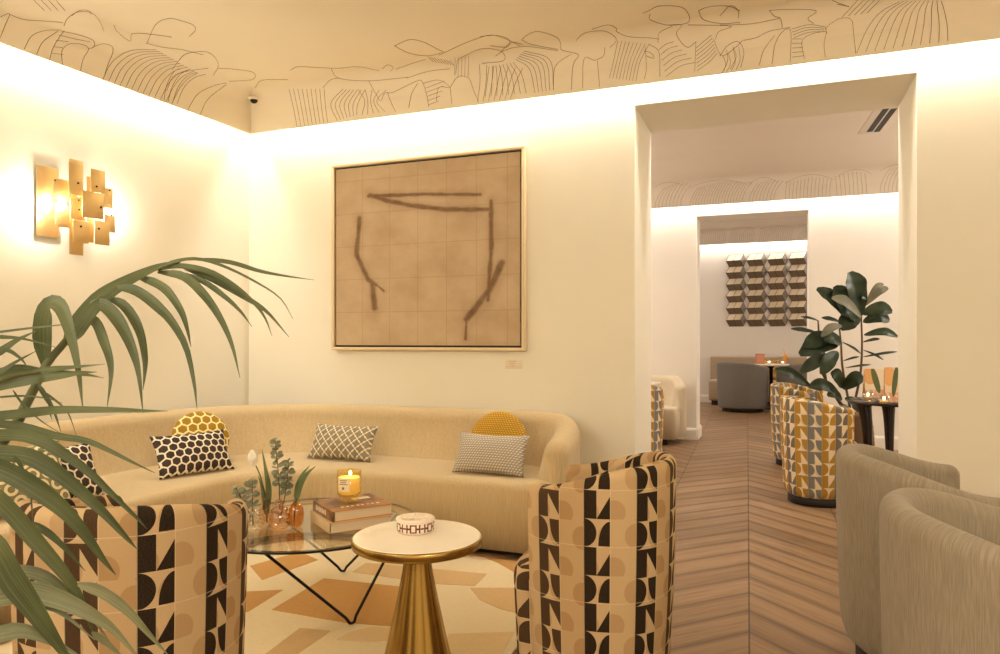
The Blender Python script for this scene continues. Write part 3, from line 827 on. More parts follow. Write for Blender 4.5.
for k in range(9):
    a = 2 * pi * k / 9; m.tube([(.012 * cos(a), .012 * sin(a), .0485), (.034 * cos(a + .15), .034 * sin(a + .15), .0495), (.054 * cos(a - .1), .054 * sin(a - .1), .0495)], .003, 6)
m.build('lid', CERAM, tb)

# ------------------------------------------------------------------ books and candle
PAGES = Mat('book_pages', (226, 208, 176), .85); PAGES.col(PAGES.mix(PAGES.noise(1., 2, PAGES.vec(*[a * b for a, b in zip(PAGES.coords(), (3., 3., 900.))])), (206, 182, 146), (236, 220, 190)))
COV1 = Mat('brown_book_cover', (126, 84, 52), .45); COV1.col(COV1.mix(COV1.noise(14, 3).ss(.4, .6), (110, 74, 48), (158, 116, 76)))
COV2 = Mat('cream_book_cover', (214, 188, 142), .5); COV1E = Mat('orange_board_edge', (206, 140, 70), .6)
INKW = Mat('white_lettering', (240, 230, 210), .6)
def book(label, x, y, z, rz, w, d, h, cov, edge):
    o = thing('book', label, 'book', (x, y, z), rz, 'books stacked on the glass table')
    m = MB(); m.box((0, 0, .002), (w, d, .004), .0008, mi=2); m.box((0, 0, h - .002), (w, d, .004), .0008, mi=2); m.box((-w / 2 + .002, 0, h / 2), (.004, d, h), .001, mi=0)
    m.box((0, 0, h - .0001), (w - .004, d - .004, .0008))
    if edge:
        for k, s in enumerate((.9, .5, 1., .6, .8, .4, .9, .7)):
            m.box((-w * .28 + k * w * .085, -d * .30, h + .0004), (.010 * s + .002, .016, .0008), mi=1)
            if k % 2: m.box((-w * .28 + k * w * .085 + .006, -d * .30, h + .0004), (.002, .016, .0008), mi=1)
        m.box((w * .22, d * .2, h + .0004), (w * .3, d * .16, .0006), .02 * 0, mi=1)
    if edge:
        for k in range(7): m.box((-w / 2 - .0003, d * (.32 - .075 * k), h * .5), (.0008, .011, h * (.36 if k % 2 else .46)), mi=1)
    m.build('cover', [cov, INKW, COV1E if edge else COV2], o)
    m = MB(); m.box((.003, 0, h / 2), (w - .014, d - .012, h - .0065)); m.build('page_block', PAGES, o, label='cream page edges')
    return o
a_b = atan2(.22, .16)
bc = Vector((-1.707, 2.668))
book('thick cream hardback book, lower one of the pair on the glass table', bc.x - .005, bc.y - .005, GZ + .0005, a_b - .03, .275, .26, .043, COV2, False)
book('brown hardback book with white lettering, upper one under the candle', bc.x, bc.y, GZ + .044, a_b, .265, .25, .046, COV1, True)
bz = GZ + .044 + .0475
FLAME = Mat('flame', (255, 220, 150)); FLAME.b.inputs['Emission Color'].default_value = lin((255, 214, 140)); FLAME.b.inputs['Emission Strength'].default_value = 30
WAX = Mat('candle_wax', (250, 228, 178), .5, Subsurface_Weight=.0); WAX.b.inputs['Emission Color'].default_value = lin((255, 206, 120)); WAX.b.inputs['Emission Strength'].default_value = .28  # faint emission put into the wax for the flame's glow
LAB = Mat('paper_label', (244, 226, 190), .7)
LABI = Mat('label_print', (150, 110, 60), .7)
cd = thing('candle', 'lit yellow glass jar candle with cream label on the stacked books', 'candle', (-1.728, 2.675, bz + .0012), radians(-20)); cd.scale = (1.06, 1.06, 1.02)
m = MB(); m.lathe([(.001, 0), (.036, 0), (.040, .004), (.038, .012), (.036, .016), (.044, .022), (.048, .034), (.0495, .06), (.0495, .128), (.047, .128), (.0468, .035), (.03, .024), (.001, .022)], seg=40); m.build('jar', GCAND, cd)
m = MB(); m.lathe([(.001, .026), (.032, .028), (.046, .038), (.046, .100), (.001, .098)], seg=40); m.build('wax', WAX, cd)
m = MB(); rows = []
for zz in (.048, .104): rows.append([(.0502 * cos(radians(-95 + 60 * i / 8)), .0502 * sin(radians(-95 + 60 * i / 8)), zz) for i in range(9)])
m.grid(rows)
def labp(a0, a1, z0, z1):
    m.grid([[(.0506 * cos(radians(a0 + (a1 - a0) * i / 4)), .0506 * sin(radians(a0 + (a1 - a0) * i / 4)), q) for i in range(5)] for q in (z0, z1)], mi=1)
labp(-84, -48, .092, .095); labp(-80, -52, .084, .087); labp(-88, -44, .076, .079); labp(-71, -60, .056, .066)
m.build('label', [LAB, LABI], cd, label='cream paper label with small print')
m = MB(); m.tube([(.008, 0, .098), (.008, 0, .108)], .0012, 6); m.build('wick', BLACKM, cd)
m = MB(); m.sphere((.008, 0, .117), .0055, 12, (1, 1, 1.9)); m.build('flame', FLAME, cd, label='small bright flame')
L = bpy.data.lights.new('candle_light', 'POINT'); L.energy = .8; L.color = (1, .66, .3); L.shadow_soft_size = .01
o = bpy.data.objects.new('candle_light', L); COL.objects.link(o); o.location = (-1.728, 2.675, bz + .165)

# ------------------------------------------------------------------ vases and cut stems
def vase(label, px, py, prof, mat, cat='vase'):
    p = at_z(px, py, GZ); m = MB(); m.lathe(prof, seg=36)
    o = m.build('bud_vase', mat, loc=(p.x, p.y, GZ + .001)); tag(o, label, cat, 'glass bud vases on the coffee table'); return p
def dbl(pr, th=.0025):
    return [(.001, 0)] + pr + [(max(.002, r - th), z) for r, z in reversed(pr)] + [(.001, .006)]
v1 = vase('clear glass bud vase with two stacked discs, leftmost on the glass table', 253, 530, dbl([(.030, .001), (.042, .010), (.043, .016), (.030, .026), (.020, .032), (.032, .038), (.040, .045), (.036, .054), (.018, .062), (.011, .072), (.013, .086)]), GCLEAR)
v2 = vase('peach glass bottle vase holding the white tulip', 266, 524, dbl([(.024, .001), (.030, .008), (.031, .06), (.028, .074), (.017, .086), (.014, .10), (.016, .112)]), GPEACH)
v3 = vase('clear beaded glass vase holding the tall eucalyptus', 279, 529, dbl([(.034, .001), (.045, .012), (.044, .024), (.033, .033), (.042, .044), (.044, .055), (.032, .066), (.038, .078), (.036, .088), (.022, .098), (.016, .11), (.017, .122)]), GPEACH)
v4 = vase('orange glass egg shaped vase holding two long leaves', 296, 527, dbl([(.018, .001), (.026, .008), (.033, .03), (.034, .055), (.030, .08), (.020, .098), (.014, .104), (.013, .108)]), GAMBER)
def leaf_strip(m, pts, w, n=14, up=None, fold=.15, mi=0, shape=None, thick=0):
    """curved leaf along pts; w = full width in metres; up = leaf normal hint"""
    c = spline(pts, n); rows, uvs = [], []
    for i, p in enumerate(c):
        a, b = c[max(0, i - 1)], c[min(n - 1, i + 1)]; t = (b - a).normalized()
        u = up if up is not None else Vector((0, 0, 1))
        s = t.cross(u)
        s = s.normalized() if s.length > 1e-4 else t.orthogonal().normalized()
        nn = s.cross(t).normalized(); f = i / (n - 1)
        ww = w / 2 * (shape(f) if shape else min(1, f * 5 + .35) * min(1, (1 - f) * 1.6 + .0) ** .8)
        ww = max(ww, .0004)
        row, uv = [], []
        for k in (-1, -.5, 0, .5, 1):
            row.append(p + s * ww * k + nn * (ww * fold * abs(k))); uv.append((k * .5 + .5, f))
        rows.append(row); uvs.append(uv)
    m.grid(rows, uv=uvs, mi=mi)
CAMV = Vector((-sin(YAW), cos(YAW), 0))
def eucalyptus(label, px0, py0, px1, py1, F, n, r, sway=0, split=None):
    o = thing('eucalyptus_sprig', label, 'plant', at_f(px0, py0, F))
    b = Vector(o.location); ms, ml = MB(), MB()
    paths = [((px0, py0), (px1, py1))] + (split or [])
    for (a0, a1) in paths:
        A, B = at_f(*a0, F) - b, at_f(*a1, F) - b
        mid = A.lerp(B, .5) + Vector((sway, sway, 0))
        c = spline([A, mid, B], 12); ms.tube(c, [.0025 - .0012 * i / 11 for i in range(12)], 6)
        for k in range(n):
            f = .45 + .55 * k / (n - 1); i = min(10, int(f * 11)); p = c[i].lerp(c[i + 1], f * 11 - i)
            for s in (0, 1):
                a = k * 2.1 + s * pi + random.uniform(-.3, .3); rr = r * (1.15 - .45 * (f - .45)) * random.uniform(.85, 1.15)
                d = Vector((cos(a), sin(a), random.uniform(-.1, .5))).normalized()
                nn = Vector((random.uniform(-.4, .4), -.7, .8))
                leaf_strip(ml, [p + d * .002, p + d * rr * .9, p + d * rr * 1.9], rr * 1.7, 8, nn, .1, shape=lambda f: sqrt(max(0, 1 - (2 * f - 1) ** 2)))
    ms.build('stem', BARK, o); ml.build('leaves', EUC, o)
F0 = 2.98
fz = lambda p: (p - ORG).dot(CAMV)
eucalyptus('short eucalyptus sprig in the clear disc vase at left', 253, 525, 252, 478, fz(v1), 8, .017, split=[((253, 520), (236, 488))])
eucalyptus('tall eucalyptus sprig with round leaves in the beaded vase', 280, 522, 275, 440, fz(v3), 14, .016, .004, split=[((280, 520), (289, 461))])
tl = thing('tulip', 'white tulip with upright leaf in the peach bottle vase', 'flower', at_f(266, 520, fz(v2)))
b = Vector(tl.location); f2 = fz(v2)
P = lambda px, py, df=0: at_f(px, py, f2 + df) - b
m = MB(); m.tube(spline([P(267, 522), P(266, 500), P(261, 478), P(256, 466)], 12), .003, 8); m.build('stem', STEM, tl)
m = MB(); c = P(253, 459)
for k in range(6):
    a = k * pi / 3; d = Vector((cos(a), sin(a), 0)); ax = Vector((-.12, 0, 1)).normalized()
    leaf_strip(m, [c - ax * .028 + d * .004, c + d * .019, c + ax * .022 + d * .016, c + ax * .040 + d * .005], .034, 9, d, -.3, shape=lambda f: sin(pi * min(1, .12 + .84 * f)) ** .7)
m.build('bloom', WHITEP, tl, label='white closed bloom')
m = MB(); leaf_strip(m, [P(267, 515), P(269, 490), P(266, 470), P(262, 449)], .026, 14, -CAMV, .3); leaf_strip(m, [P(266, 515), P(263, 490), P(258, 475)], .02, 12, -CAMV, .3); m.build('leaf', TULL, tl)
ls = thing('leaf_stem', 'two long green leaves standing in the orange vase', 'plant', at_f(295, 523, fz(v4)))
b = Vector(ls.location); f2 = fz(v4)
m = MB(); m.tube(spline([P(294, 525), P(295, 505), P(297, 498)], 8), .0025, 6); m.build('stem', STEM, ls)
m = MB(); leaf_strip(m, [P(296, 502), P(299, 488), P(306, 475), P(316, 466)], .028, 14, -CAMV, .3); m.build('leaf', TULL, ls)
m = MB(); leaf_strip(m, [P(296, 503), P(298, 486), P(303, 474), P(310, 465, .02)], .022, 14, -CAMV, .3); m.build('leaf', TULL, ls)

# ------------------------------------------------------------------ painting and label
def canvas_mat(w, h):
    m = Mat('canvas_paint', (180, 150, 118), .8, spec=.1)
    U, V, _ = m.coords('UV')
    nz = m.noise(1., 5, m.vec(U * 5, V * 5), rough=.6); nf = m.noise(1., 2, m.vec(U * 220, V * 220)); nb = m.noise(1., 3, m.vec(U * 1.8, V * 1.8))
    col = m.mix(nz.ss(.3, .7), (196, 176, 148), (180, 158, 130)); col = m.mix(nb.ss(.48, .75) * .4, col, (146, 116, 86)); col = m.mix(nf * .25, col, (206, 178, 142))
    gx = ((U * 6.4).fract() - .5).abs() > .488; gy = ((V * 5.4).fract() - .5).abs() > .489
    col = m.mix(gx.max(gy) * .22, col, (110, 84, 60))
    wob = (m.noise(1., 3, m.vec(U * 14, V * 14)) - .5) * .016
    def seg(a, b, w):
        ax, ay, bx, by = a[0], 1 - a[1], b[0], 1 - b[1]
        dx, dy = bx - ax, by - ay; L2 = dx * dx + dy * dy
        px, py = U - ax, V - ay
        t = ((px * dx + py * dy) / L2).max(0.).min(1.)
        ex, ey = px - t * dx, py - t * dy
        return ((ex * ex + ey * ey).sqrt() + wob) / w
    D = None
    for pts, w in (([(.19, .165), (.5, .18), (.80, .205)], .011), ([(.2, .16), (.30, .20), (.43, .235), (.62, .272), (.84, .285)], .015), ([(.855, .245), (.857, .48), (.84, .76)], .014),
                   ([(.91, .57), (.845, .71), (.73, .86)], .020), ([(.73, .86), (.725, .965)], .009), ([(.14, .285), (.122, .49), (.19, .635), (.235, .665)], .016), ([(.235, .66), (.28, .70)], .008), ([(.215, .66), (.228, .79)], .021)):
        for a, b in zip(pts, pts[1:]):
            d = seg(a, b, w); D = d if D is None else D.min(d)
    streak = m.noise(1., 3, m.vec(U * 26, V * 26))
    f = (1. - D.ss(.25, 1.3)) * (.45 + streak * .5)
    halo = (1. - D.ss(.5, 4.)) * .22
    col = m.mix(halo, col, (140, 106, 76)); col = m.mix(f.min(1.), col, (94, 64, 42)); m.col(col); m.bump(nf, .15, .002); return m
tlp, brp = at_y(331.8, 165.5, YB - .05), at_y(524.5, 350.8, YB - .05)
pw, ph = brp.x - tlp.x, tlp.z - brp.z
pt = thing('painting', 'large square abstract painting with brown brush strokes above the sofa', 'painting', ((tlp.x + brp.x) / 2, YB, brp.z))
m = MB(); fw = .019
for (cx, cz, sx, sz) in ((0, fw / 2, pw, fw), (0, ph - fw / 2, pw, fw), (-pw / 2 + fw / 2, ph / 2, fw, ph - 2 * fw), (pw / 2 - fw / 2, ph / 2, fw, ph - 2 * fw)): m.box((cx, -.0285, cz), (sx, .053, sz), .0015)
m.build('frame', Mat('pale_wood_frame', (222, 202, 164), .5), pt, label='thin pale wood floater frame')
m = MB(); m.box((0, -.015, ph / 2), (pw - 2 * fw, .024, ph - 2 * fw)); m.build('shadow_gap', DARK, pt, label='dark gap inside the frame')
m = MB(); cw, ch = pw - 2 * fw - .026, ph - 2 * fw - .026
k = m.add([(-cw / 2, -.045, ph / 2 - ch / 2), (cw / 2, -.045, ph / 2 - ch / 2), (cw / 2, -.045, ph / 2 + ch / 2), (-cw / 2, -.045, ph / 2 + ch / 2)])
m.face((k, k + 1, k + 2, k + 3), False, 0, [(0, 0), (1, 0), (1, 1), (0, 1)])
m.box((0, -.034, ph / 2), (cw, .021, ch)); m.build('canvas', canvas_mat(cw, ch), pt)
c = at_y(514, 364, YB); m = MB(); m.box((0, -.003, 0), (.115, .004, .062), .001)
for k in range(3): m.box((-.01, -.0053, .016 - .014 * k), (.05 - .012 * k, .0006, .004), mi=1)
o = m.build('wall_label', [Mat('frosted_plaque', (226, 214, 192), .4), Mat('plaque_print', (196, 178, 146), .6)], loc=(c.x, YB, c.z)); tag(o, 'small pale caption plaque on the wall right below the painting', 'plaque')

# ------------------------------------------------------------------ sconce
LN = Vector((1, -LT, 0)).normalized(); LTAN = Vector((LT, 1, 0)).normalized(); LP0 = Vector((XL, YB, 0))
sc0 = at_plane(75, 206, LP0, LN)
sn = thing('wall_sconce', 'brass wall sconce of overlapping rectangular plates on the left wall', 'lamp', sc0)
RW = Matrix((LTAN, LN, Vector((0, 0, 1)))).transposed()
def plate(x0, y0, x1, y1, d, n='plate'):
    c0 = at_plane(20 + x0 / 5.03, 140 + y0 / 5.03, LP0 + LN * d, LN); c1 = at_plane(20 + x1 / 5.03, 140 + y1 / 5.03, LP0 + LN * d, LN)
    cc = (c0 + c1) / 2 - sc0; m = MB()
    yc = (140 + (y0 + y1) / 2 / 5.03); fwd = (cc + sc0 - ORG).dot(CAMV)
    h = (y1 - y0) / 5.03 * fwd / FPX
    cc.z = EYE + (340 - yc) * fwd / FPX - sc0.z
    m.box(cc, (abs((c1 - c0).dot(LTAN)), .003, h), .0008, RW); return m.build(n, SCONCEB, sn)
for q in ((82, 135, 195, 488, .022), (248, 100, 318, 578, .026), (335, 185, 372, 515, .05), (170, 197, 245, 300, .09), (178, 328, 255, 438, .085), (245, 118, 318, 278, .125), (252, 300, 325, 400, .10),
          (356, 150, 428, 265, .115), (408, 240, 466, 343, .09), (313, 262, 420, 394, .14), (425, 378, 478, 464, .095), (266, 404, 345, 518, .12), (375, 408, 450, 528, .115)): plate(*q)
SCR = Mat('dark_screw', (70, 50, 28), .4, .8)
for (x, y, d) in ((293, 217, .129), (296, 303, .104), (298, 350, .104), (307, 435, .124), (386, 234, .119), (408, 338, .144), (397, 446, .119), (452, 253, .094), (458, 379, .099), (177, 203, .094)):
    p = at_plane(20 + x / 5.03, 140 + y / 5.03, LP0 + LN * d, LN) - sc0; m = MB(); m.sphere(p, .006, 10); m.build('screw', SCR, sn)
m = MB(); m.box(LN * .012, (.10, .024, .16), .004, RW)
for zz in (-.05, .05): m.tube([LN * .02 + Vector((0, 0, zz)), LN * .12 + Vector((0, 0, zz))], .005, 8)
m.build('backplate', SCONCEB, sn)
BULB = Mat('bulb_glow', (255, 235, 200)); BULB.b.inputs['Emission Color'].default_value = lin((255, 224, 170)); BULB.b.inputs['Emission Strength'].default_value = 25
for (x, y, d) in ((128, 352, .085), (440, 355, .055), (205, 318, .07)):
    p = at_plane(20 + x / 5.03, 140 + y / 5.03, LP0 + LN * d, LN) - sc0; m = MB(); m.sphere(p, .017, 14); m.build('bulb', BULB, sn, label='small glowing bulb')
    L = bpy.data.lights.new('sconce_light', 'POINT'); L.energy = 5.0; L.color = (1, .92, .78); L.shadow_soft_size = .02
    o = bpy.data.objects.new('sconce_light', L); COL.objects.link(o); o.location = sc0 + p + LN * .022

# ceiling sensor
sp = cove_hit(254, 98, 'b'); m = MB()
se = thing('ceiling_sensor', 'small round white ceiling sensor with dark eye in the room corner', 'sensor', sp)
m.lathe([(.001, .004), (.042, .004), (.044, -.004), (.036, -.012), (.03, -.014), (.001, -.014)], seg=28); m.build('base', CEIL, se)
m = MB(); m.sphere((0, 0, -.014), .026, 16, (1, 1, .9)); m.build('eye', DARK, se, label='dark lens')
# vent and speaker
va, vb, vc, vd = at_z(869.5, 130.5, 3.2), at_z(885.5, 108.5, 3.2), at_z(878, 130.5, 3.2), at_z(892, 108.5, 3.2)
zc2 = ZL2 + VF + RC
va, vb, vc, vd = [at_z(x, y, zc2) for x, y in ((869.5, 131), (886, 108), (878, 131), (892.5, 108))]
cen = (va + vb + vc + vd) / 4; vn = thing('air_vent', 'white slotted air vent in the ceiling beyond the doorway', 'vent', cen)
xs = (va.x + vb.x + vc.x + vd.x) / 4; ln = (vb.y - va.y)
ang = atan2((va - vb).y, (va - vb).x)
m = MB(); m.box((0, 0, -.002), (abs(va.y - vb.y) + .12, .22, .006), .001, Matrix.Rotation(ang, 3, 'Z')); m.build('vent_frame', CEIL2, vn)
for a, b_ in ((va, vb), (vc, vd)):
    m = MB(); m.box((a + b_) / 2 - cen - Vector((0, 0, .004)), ((a - b_).length, .045, .006), 0, Matrix.Rotation(ang, 3, 'Z')); m.build('slot', DARK, vn, label='dark slot')
sc3 = at_z(716, 222, ZL3 + VF + RC)
m = MB(); m.lathe([(.001, -.012), (.07, -.012), (.09, -.006), (.095, -.0005), (.001, -.0005)], seg=28)
o = m.build('ceiling_speaker', CEIL2, loc=sc3); tag(o, 'small round white ceiling speaker in the far room', 'speaker')

# ------------------------------------------------------------------ palm in the foreground
PB = Vector((-1.22, .50, 0))
palm = thing('palm_plant', 'large green palm with long drooping leaves at the left foreground', 'plant', PB)
m = MB(); m.lathe([(.12, 0), (.15, .01), (.19, .30), (.20, .34), (.185, .34), (.175, .30), (.001, .29)], seg=40); m.build('pot', Mat('dark_clay_pot', (70, 58, 48), .7), palm)
m = MB(); m.lathe([(.172, .285), (.1, .298), (.001, .30)], seg=24); m.build('soil', Mat('soil', (44, 32, 22), .95), palm)
def frond(F1, stem, leaves, mat, lab=None):
    ml, ms = MB(), MB()
    def PP(px, py, f): return at_f(px, py, f) - PB
    for pts, w, fa, fb in leaves:
        n = len(pts); W = w * (fa + fb) / 2 / FPX
        P3 = [PP(x, y, fa + (fb - fa) * i / (n - 1)) for i, (x, y) in enumerate(pts)]
        leaf_strip(ml, P3, W * 1.08, 20, (-CAMV + Vector((.25, 0, .45))).normalized(), .22)
    fr = ml.build('frond', mat, palm)
    if stem:
        pts = [PP(x, y, f) for x, y, f in stem]
        base = Vector((random.uniform(-.05, .05), random.uniform(-.05, .05), .29))
        pts = [base, base.lerp(pts[0], .5) + Vector((0, 0, .12))] + pts
        c = spline(pts, 26); ms.tube(c, [.009 - .006 * i / 25 for i in range(26)], 8); ms.build('stalk', STEM, fr)
frond(1.3, [(3, 443, 1.10), (22, 412, 1.13), (36, 385, 1.16), (48, 362, 1.18), (66, 341, 1.2), (82, 318, 1.22), (103, 296, 1.25), (128, 281, 1.28), (150, 271, 1.3), (180, 261, 1.33)], [
    ([(46, 368), (43, 340), (45, 314), (53, 303), (62, 309), (70, 332), (78, 367), (83, 410)], 17, 1.18, 1.12),
    ([(86, 314), (97, 324), (104, 341), (110, 360), (111, 378), (107, 408)], 9, 1.22, 1.16),
    ([(90, 303), (103, 305), (115, 316), (126, 334), (134, 354), (139, 375), (143, 413)], 12, 1.23, 1.18),
    ([(108, 298), (122, 304), (133, 317), (141, 335), (145, 357), (145, 372), (143, 390)], 9, 1.25, 1.2),
    ([(114, 288), (131, 289), (146, 297), (160, 309), (172, 322), (186, 347), (194, 382), (197, 409)], 10, 1.26, 1.22),
    ([(138, 277), (155, 283), (168, 292), (181, 311), (187, 328), (191, 347)], 8.5, 1.29, 1.24),
    ([(158, 272), (184, 277), (204, 295), (220, 318), (232, 345), (240, 378)], 8.5, 1.31, 1.26),
    ([(174, 272), (202, 281), (225, 297), (241, 312), (252, 327)], 5.5, 1.32, 1.28),
    ([(158, 270), (179, 266), (207, 271), (233, 285), (254, 303), (265, 318), (272, 336)], 5.5, 1.31, 1.3),
    ([(180, 266), (212, 279), (246, 298), (267, 312), (289, 337)], 6.5, 1.33, 1.31),
    ([(150, 272), (173, 262), (197, 259), (223, 266), (254, 281), (280, 298), (293, 319)], 3.5, 1.3, 1.33),
    ([(190, 259), (228, 262), (259, 271), (285, 276), (314, 280)], 4.5, 1.33, 1.35),
    ([(66, 345), (82, 320), (103, 297), (128, 281), (155, 268), (175, 261)], 17, 1.195, 1.32),
    ([(70, 342), (84, 322), (98, 304), (112, 294)], 15, 1.19, 1.24)], PALM)
frond(1.2, [(-60, 430, 1.0), (-30, 400, 1.03), (5, 378, 1.06), (40, 372, 1.1)], [
    ([(-25, 392), (0, 386), (32, 380), (60, 376), (80, 373), (97, 372)], 10, 1.08, 1.12),
    ([(-25, 388), (0, 381), (30, 373), (56, 369), (76, 367), (105, 364)], 8, 1.09, 1.13),
    ([(-20, 378), (0, 373), (20, 369), (45, 372), (80, 374), (104, 378)], 9, 1.08, 1.14),
    ([(-20, 362), (0, 352), (16, 341), (36, 331)], 8, 1.07, 1.1),
    ([(-20, 336), (0, 337), (24, 339), (58, 348)], 4, 1.09, 1.12),
    ([(-15, 333), (0, 332), (32, 328), (61, 325), (78, 325)], 2.5, 1.1, 1.13),
    ([(-20, 380), (0, 372), (16, 362), (38, 350)], 5, 1.07, 1.1),
    ([(-15, 358), (5, 350), (20, 358), (28, 368)], 4, 1.07, 1.09),
    ([(38, 384), (46, 397), (54, 411), (61, 432)], 4.5, 1.14, 1.12),
    ([(40, 389), (49, 400), (50, 412), (52, 420)], 3, 1.14, 1.12),
    ([(41, 390), (55, 400), (68, 413), (77, 437)], 2, 1.14, 1.12),
    ([(13, 390), (22, 403), (40, 420), (60, 433)], 2, 1.12, 1.1),
    ([(-10, 398), (20, 396), (45, 398), (62, 403)], 2, 1.1, 1.1)], PALM)
frond(1.1, [(-80, 480, .9), (-50, 440, .95), (-20, 425, 1.0)], [
    ([(-25, 417), (0, 416), (30, 413), (61, 410), (112, 410), (145, 411), (168, 411)], 9, 1.06, 1.15),
    ([(-25, 421), (0, 424), (24, 427), (56, 436), (87, 441), (112, 452), (136, 464), (155, 473)], 7.5, 1.04, 1.14),
    ([(-25, 433), (0, 435), (24, 436), (48, 444), (67, 456), (90, 473), (112, 494), (136, 517), (147, 529)], 11, 1.02, 1.12),
    ([(-25, 450), (0, 453), (30, 457), (56, 472), (80, 491), (104, 513), (125, 536), (137, 549)], 15, 1.0, 1.1),
    ([(-25, 460), (0, 469), (24, 481), (48, 497), (69, 515), (88, 538), (103, 559), (116, 575)], 17, .98, 1.08),
    ([(-20, 458), (0, 456), (24, 453), (56, 450)], 4.5, 1.01, 1.04),
    ([(14, 456), (20, 464), (24, 472), (28, 480)], 3.5, 1.01, 1.02),
    ([(27, 522), (47, 532), (68, 551), (85, 571)], 6.5, 1.02, 1.06),
    ([(31, 497), (32, 508), (33, 524)], 1.5, 1.03, 1.04)], PALM)
frond(1.0, [(-90, 560, .84), (-60, 510, .88), (-25, 490, .92)], [
    ([(-25, 478), (-5, 496), (16, 517), (37, 542), (59, 567), (76, 590), (88, 616), (95, 640)], 15, .94, 1.03),
    ([(-30, 520), (-5, 548), (12, 578), (31, 605), (47, 628), (62, 650), (80, 678)], 22, .92, .98)], PALM)
frond(1.0, [(-90, 640, .84), (-60, 610, .88), (-30, 600, .92)], [
    ([(-25, 600), (0, 596), (31, 592), (61, 600), (92, 615), (115, 631), (142, 662)], 19, .95, 1.04),
    ([(-10, 574), (22, 571), (47, 578), (68, 594), (88, 612), (112, 645)], 11, .97, 1.05),
    ([(78, 584), (102, 592), (127, 610), (148, 633), (170, 657)], 9.5, 1.0, 1.06),
    ([(-25, 640), (0, 634), (24, 631), (51, 641), (86, 660)], 15, .93, .99),
    ([(92, 632), (108, 644), (124, 658)], 6, 1.02, 1.05),
    ([(-25, 586), (0, 592), (25, 600), (60, 612), (95, 640)], 9, .95, 1.02)], PALMG)

# ------------------------------------------------------------------ fiddle leaf fig in the second room
FB = Vector((.585, 6.55, 0)); FF = 5.92
fig = thing('fiddle_leaf_fig', 'tall fiddle leaf fig in a woven basket beyond the doorway', 'plant', FB)
m = MB(); rows = []
for i in range(25):
    zz = .02 + .53 * i / 24; r = .125 + .045 * sin(pi * (.15 + .7 * i / 24)); r += .004 * (i % 2)
    rows.append([(r * cos(2 * pi * j / 40) * (1 + .012 * ((j + i) % 2)), r * sin(2 * pi * j / 40) * (1 + .012 * ((j + i) % 2)), zz) for j in range(40)])
rows.insert(0, [(.11 * cos(2 * pi * j / 40), .11 * sin(2 * pi * j / 40), 0) for j in range(40)]); rows.append([(.12 * cos(2 * pi * j / 40), .12 * sin(2 * pi * j / 40), .54) for j in range(40)]); rows.append([(.001, 0, .52)] * 40)
m.grid(list(reversed(rows)), closed_v=True); m.build('basket', TERRA, fig)
def FP_(px, py, df=0): return at_f(px, py, FF + df) - FB
for pts in ([(845, 405), (860, 376), (862, 345), (861, 312)], [(846, 405), (843, 371), (841, 345), (839, 324)], [(843, 405), (828, 385), (825, 360), (822, 336)], [(842, 405), (822, 372), (819, 335), (818, 321)]):
    c = spline([Vector((random.uniform(-.03, .03), random.uniform(-.03, .03), .5))] + [FP_(*q) for q in pts[1:]], 14); m = MB(); m.tube(c, [.011 - .005 * i / 13 for i in range(14)], 8); m.build('trunk', BARK, fig)
fiddle = lambda f: .12 + .88 * (sin(pi * min(1, f * 1.02)) ** .55) * (.62 + .38 * min(1, f * 1.5)) if f < .97 else .25
def figleaf(b, t, w, mat=FIG, df=0., tilt=0., curl=.12):
    B, T = FP_(*b, df), FP_(*t, df - .06 + random.uniform(-.05, .03)); M_ = B.lerp(T, .55) + Vector((0, -.02, .004 if w <= 6 else .032))
    up = (-CAMV + Vector((tilt, 0, .35))).normalized()
    m = MB(); c = spline([B, M_, T], 16); n = 16; W = w * (1.15 if w > 7 else 1) * FF / FPX; rows, uvs = [], []
    for i, p in enumerate(c):
        a, bb = c[max(0, i - 1)], c[min(n - 1, i + 1)]; tt = (bb - a).normalized(); s = tt.cross(up).normalized(); nn = s.cross(tt); f = i / (n - 1)
        ww = W / 2 * max(.04, fiddle(f)); row, uv = [], []
        for k in (-1, -.66, -.33, 0, .33, .66, 1):
            row.append(p + s * ww * k + nn * (ww * (.28 * abs(k) + .07 * sin(f * 19 + k * 3) * abs(k)) - .02 * f * f)); uv.append((k * .5 + .5, f))
        rows.append(row); uvs.append(uv)
    m.grid(rows, uv=uvs); o = m.build('leaf', mat, fig)
    if mat is FIGB: o['label'] = 'pale underside of a leaf'
for q in (((861, 316), (851, 272), 21), ((864, 306), (889, 287), 8, FIGB), ((866, 303), (884, 283), 7, FIGB), ((862, 314), (893, 311), 13), ((863, 322), (891, 320), 12),
          ((847, 318), (818, 288), 13), ((846, 316), (836, 286), 17), ((861, 317), (833, 297), 10, FIGB, -.1), ((860, 318), (841, 329), 17), ((858, 322), (842, 313), 12),
          ((852, 300), (868, 298), 8), ((840, 322), (823, 317), 5), ((819, 321), (802, 316), 3), ((818, 333), (792, 328), 5), ((842, 326), (822, 336), 8, FIGB, -.08), ((864, 335), (899, 336), 8), ((863, 342), (881, 338), 3.5),
          ((838, 338), (804, 346), 15), ((838, 345), (800, 354), 16), ((836, 356), (801, 372), 12), ((838, 352), (822, 374), 13), ((842, 345), (826, 340), 12), ((812, 388), (776, 369), 9.5), ((843, 389), (864, 378), 14), ((842, 388), (832, 372), 12), ((838, 392), (810, 386), 12),
          ((863, 357), (898, 351), 3), ((843, 361), (860, 356), 2.5), ((845, 368), (872, 364), 2.5), ((842, 342), (862, 353), 3), ((863, 350), (884, 359), 3), ((845, 398), (860, 412), 9), ((842, 400), (828, 395), 9), ((840, 404), (850, 420), 8, FIGB)): figleaf(*q)

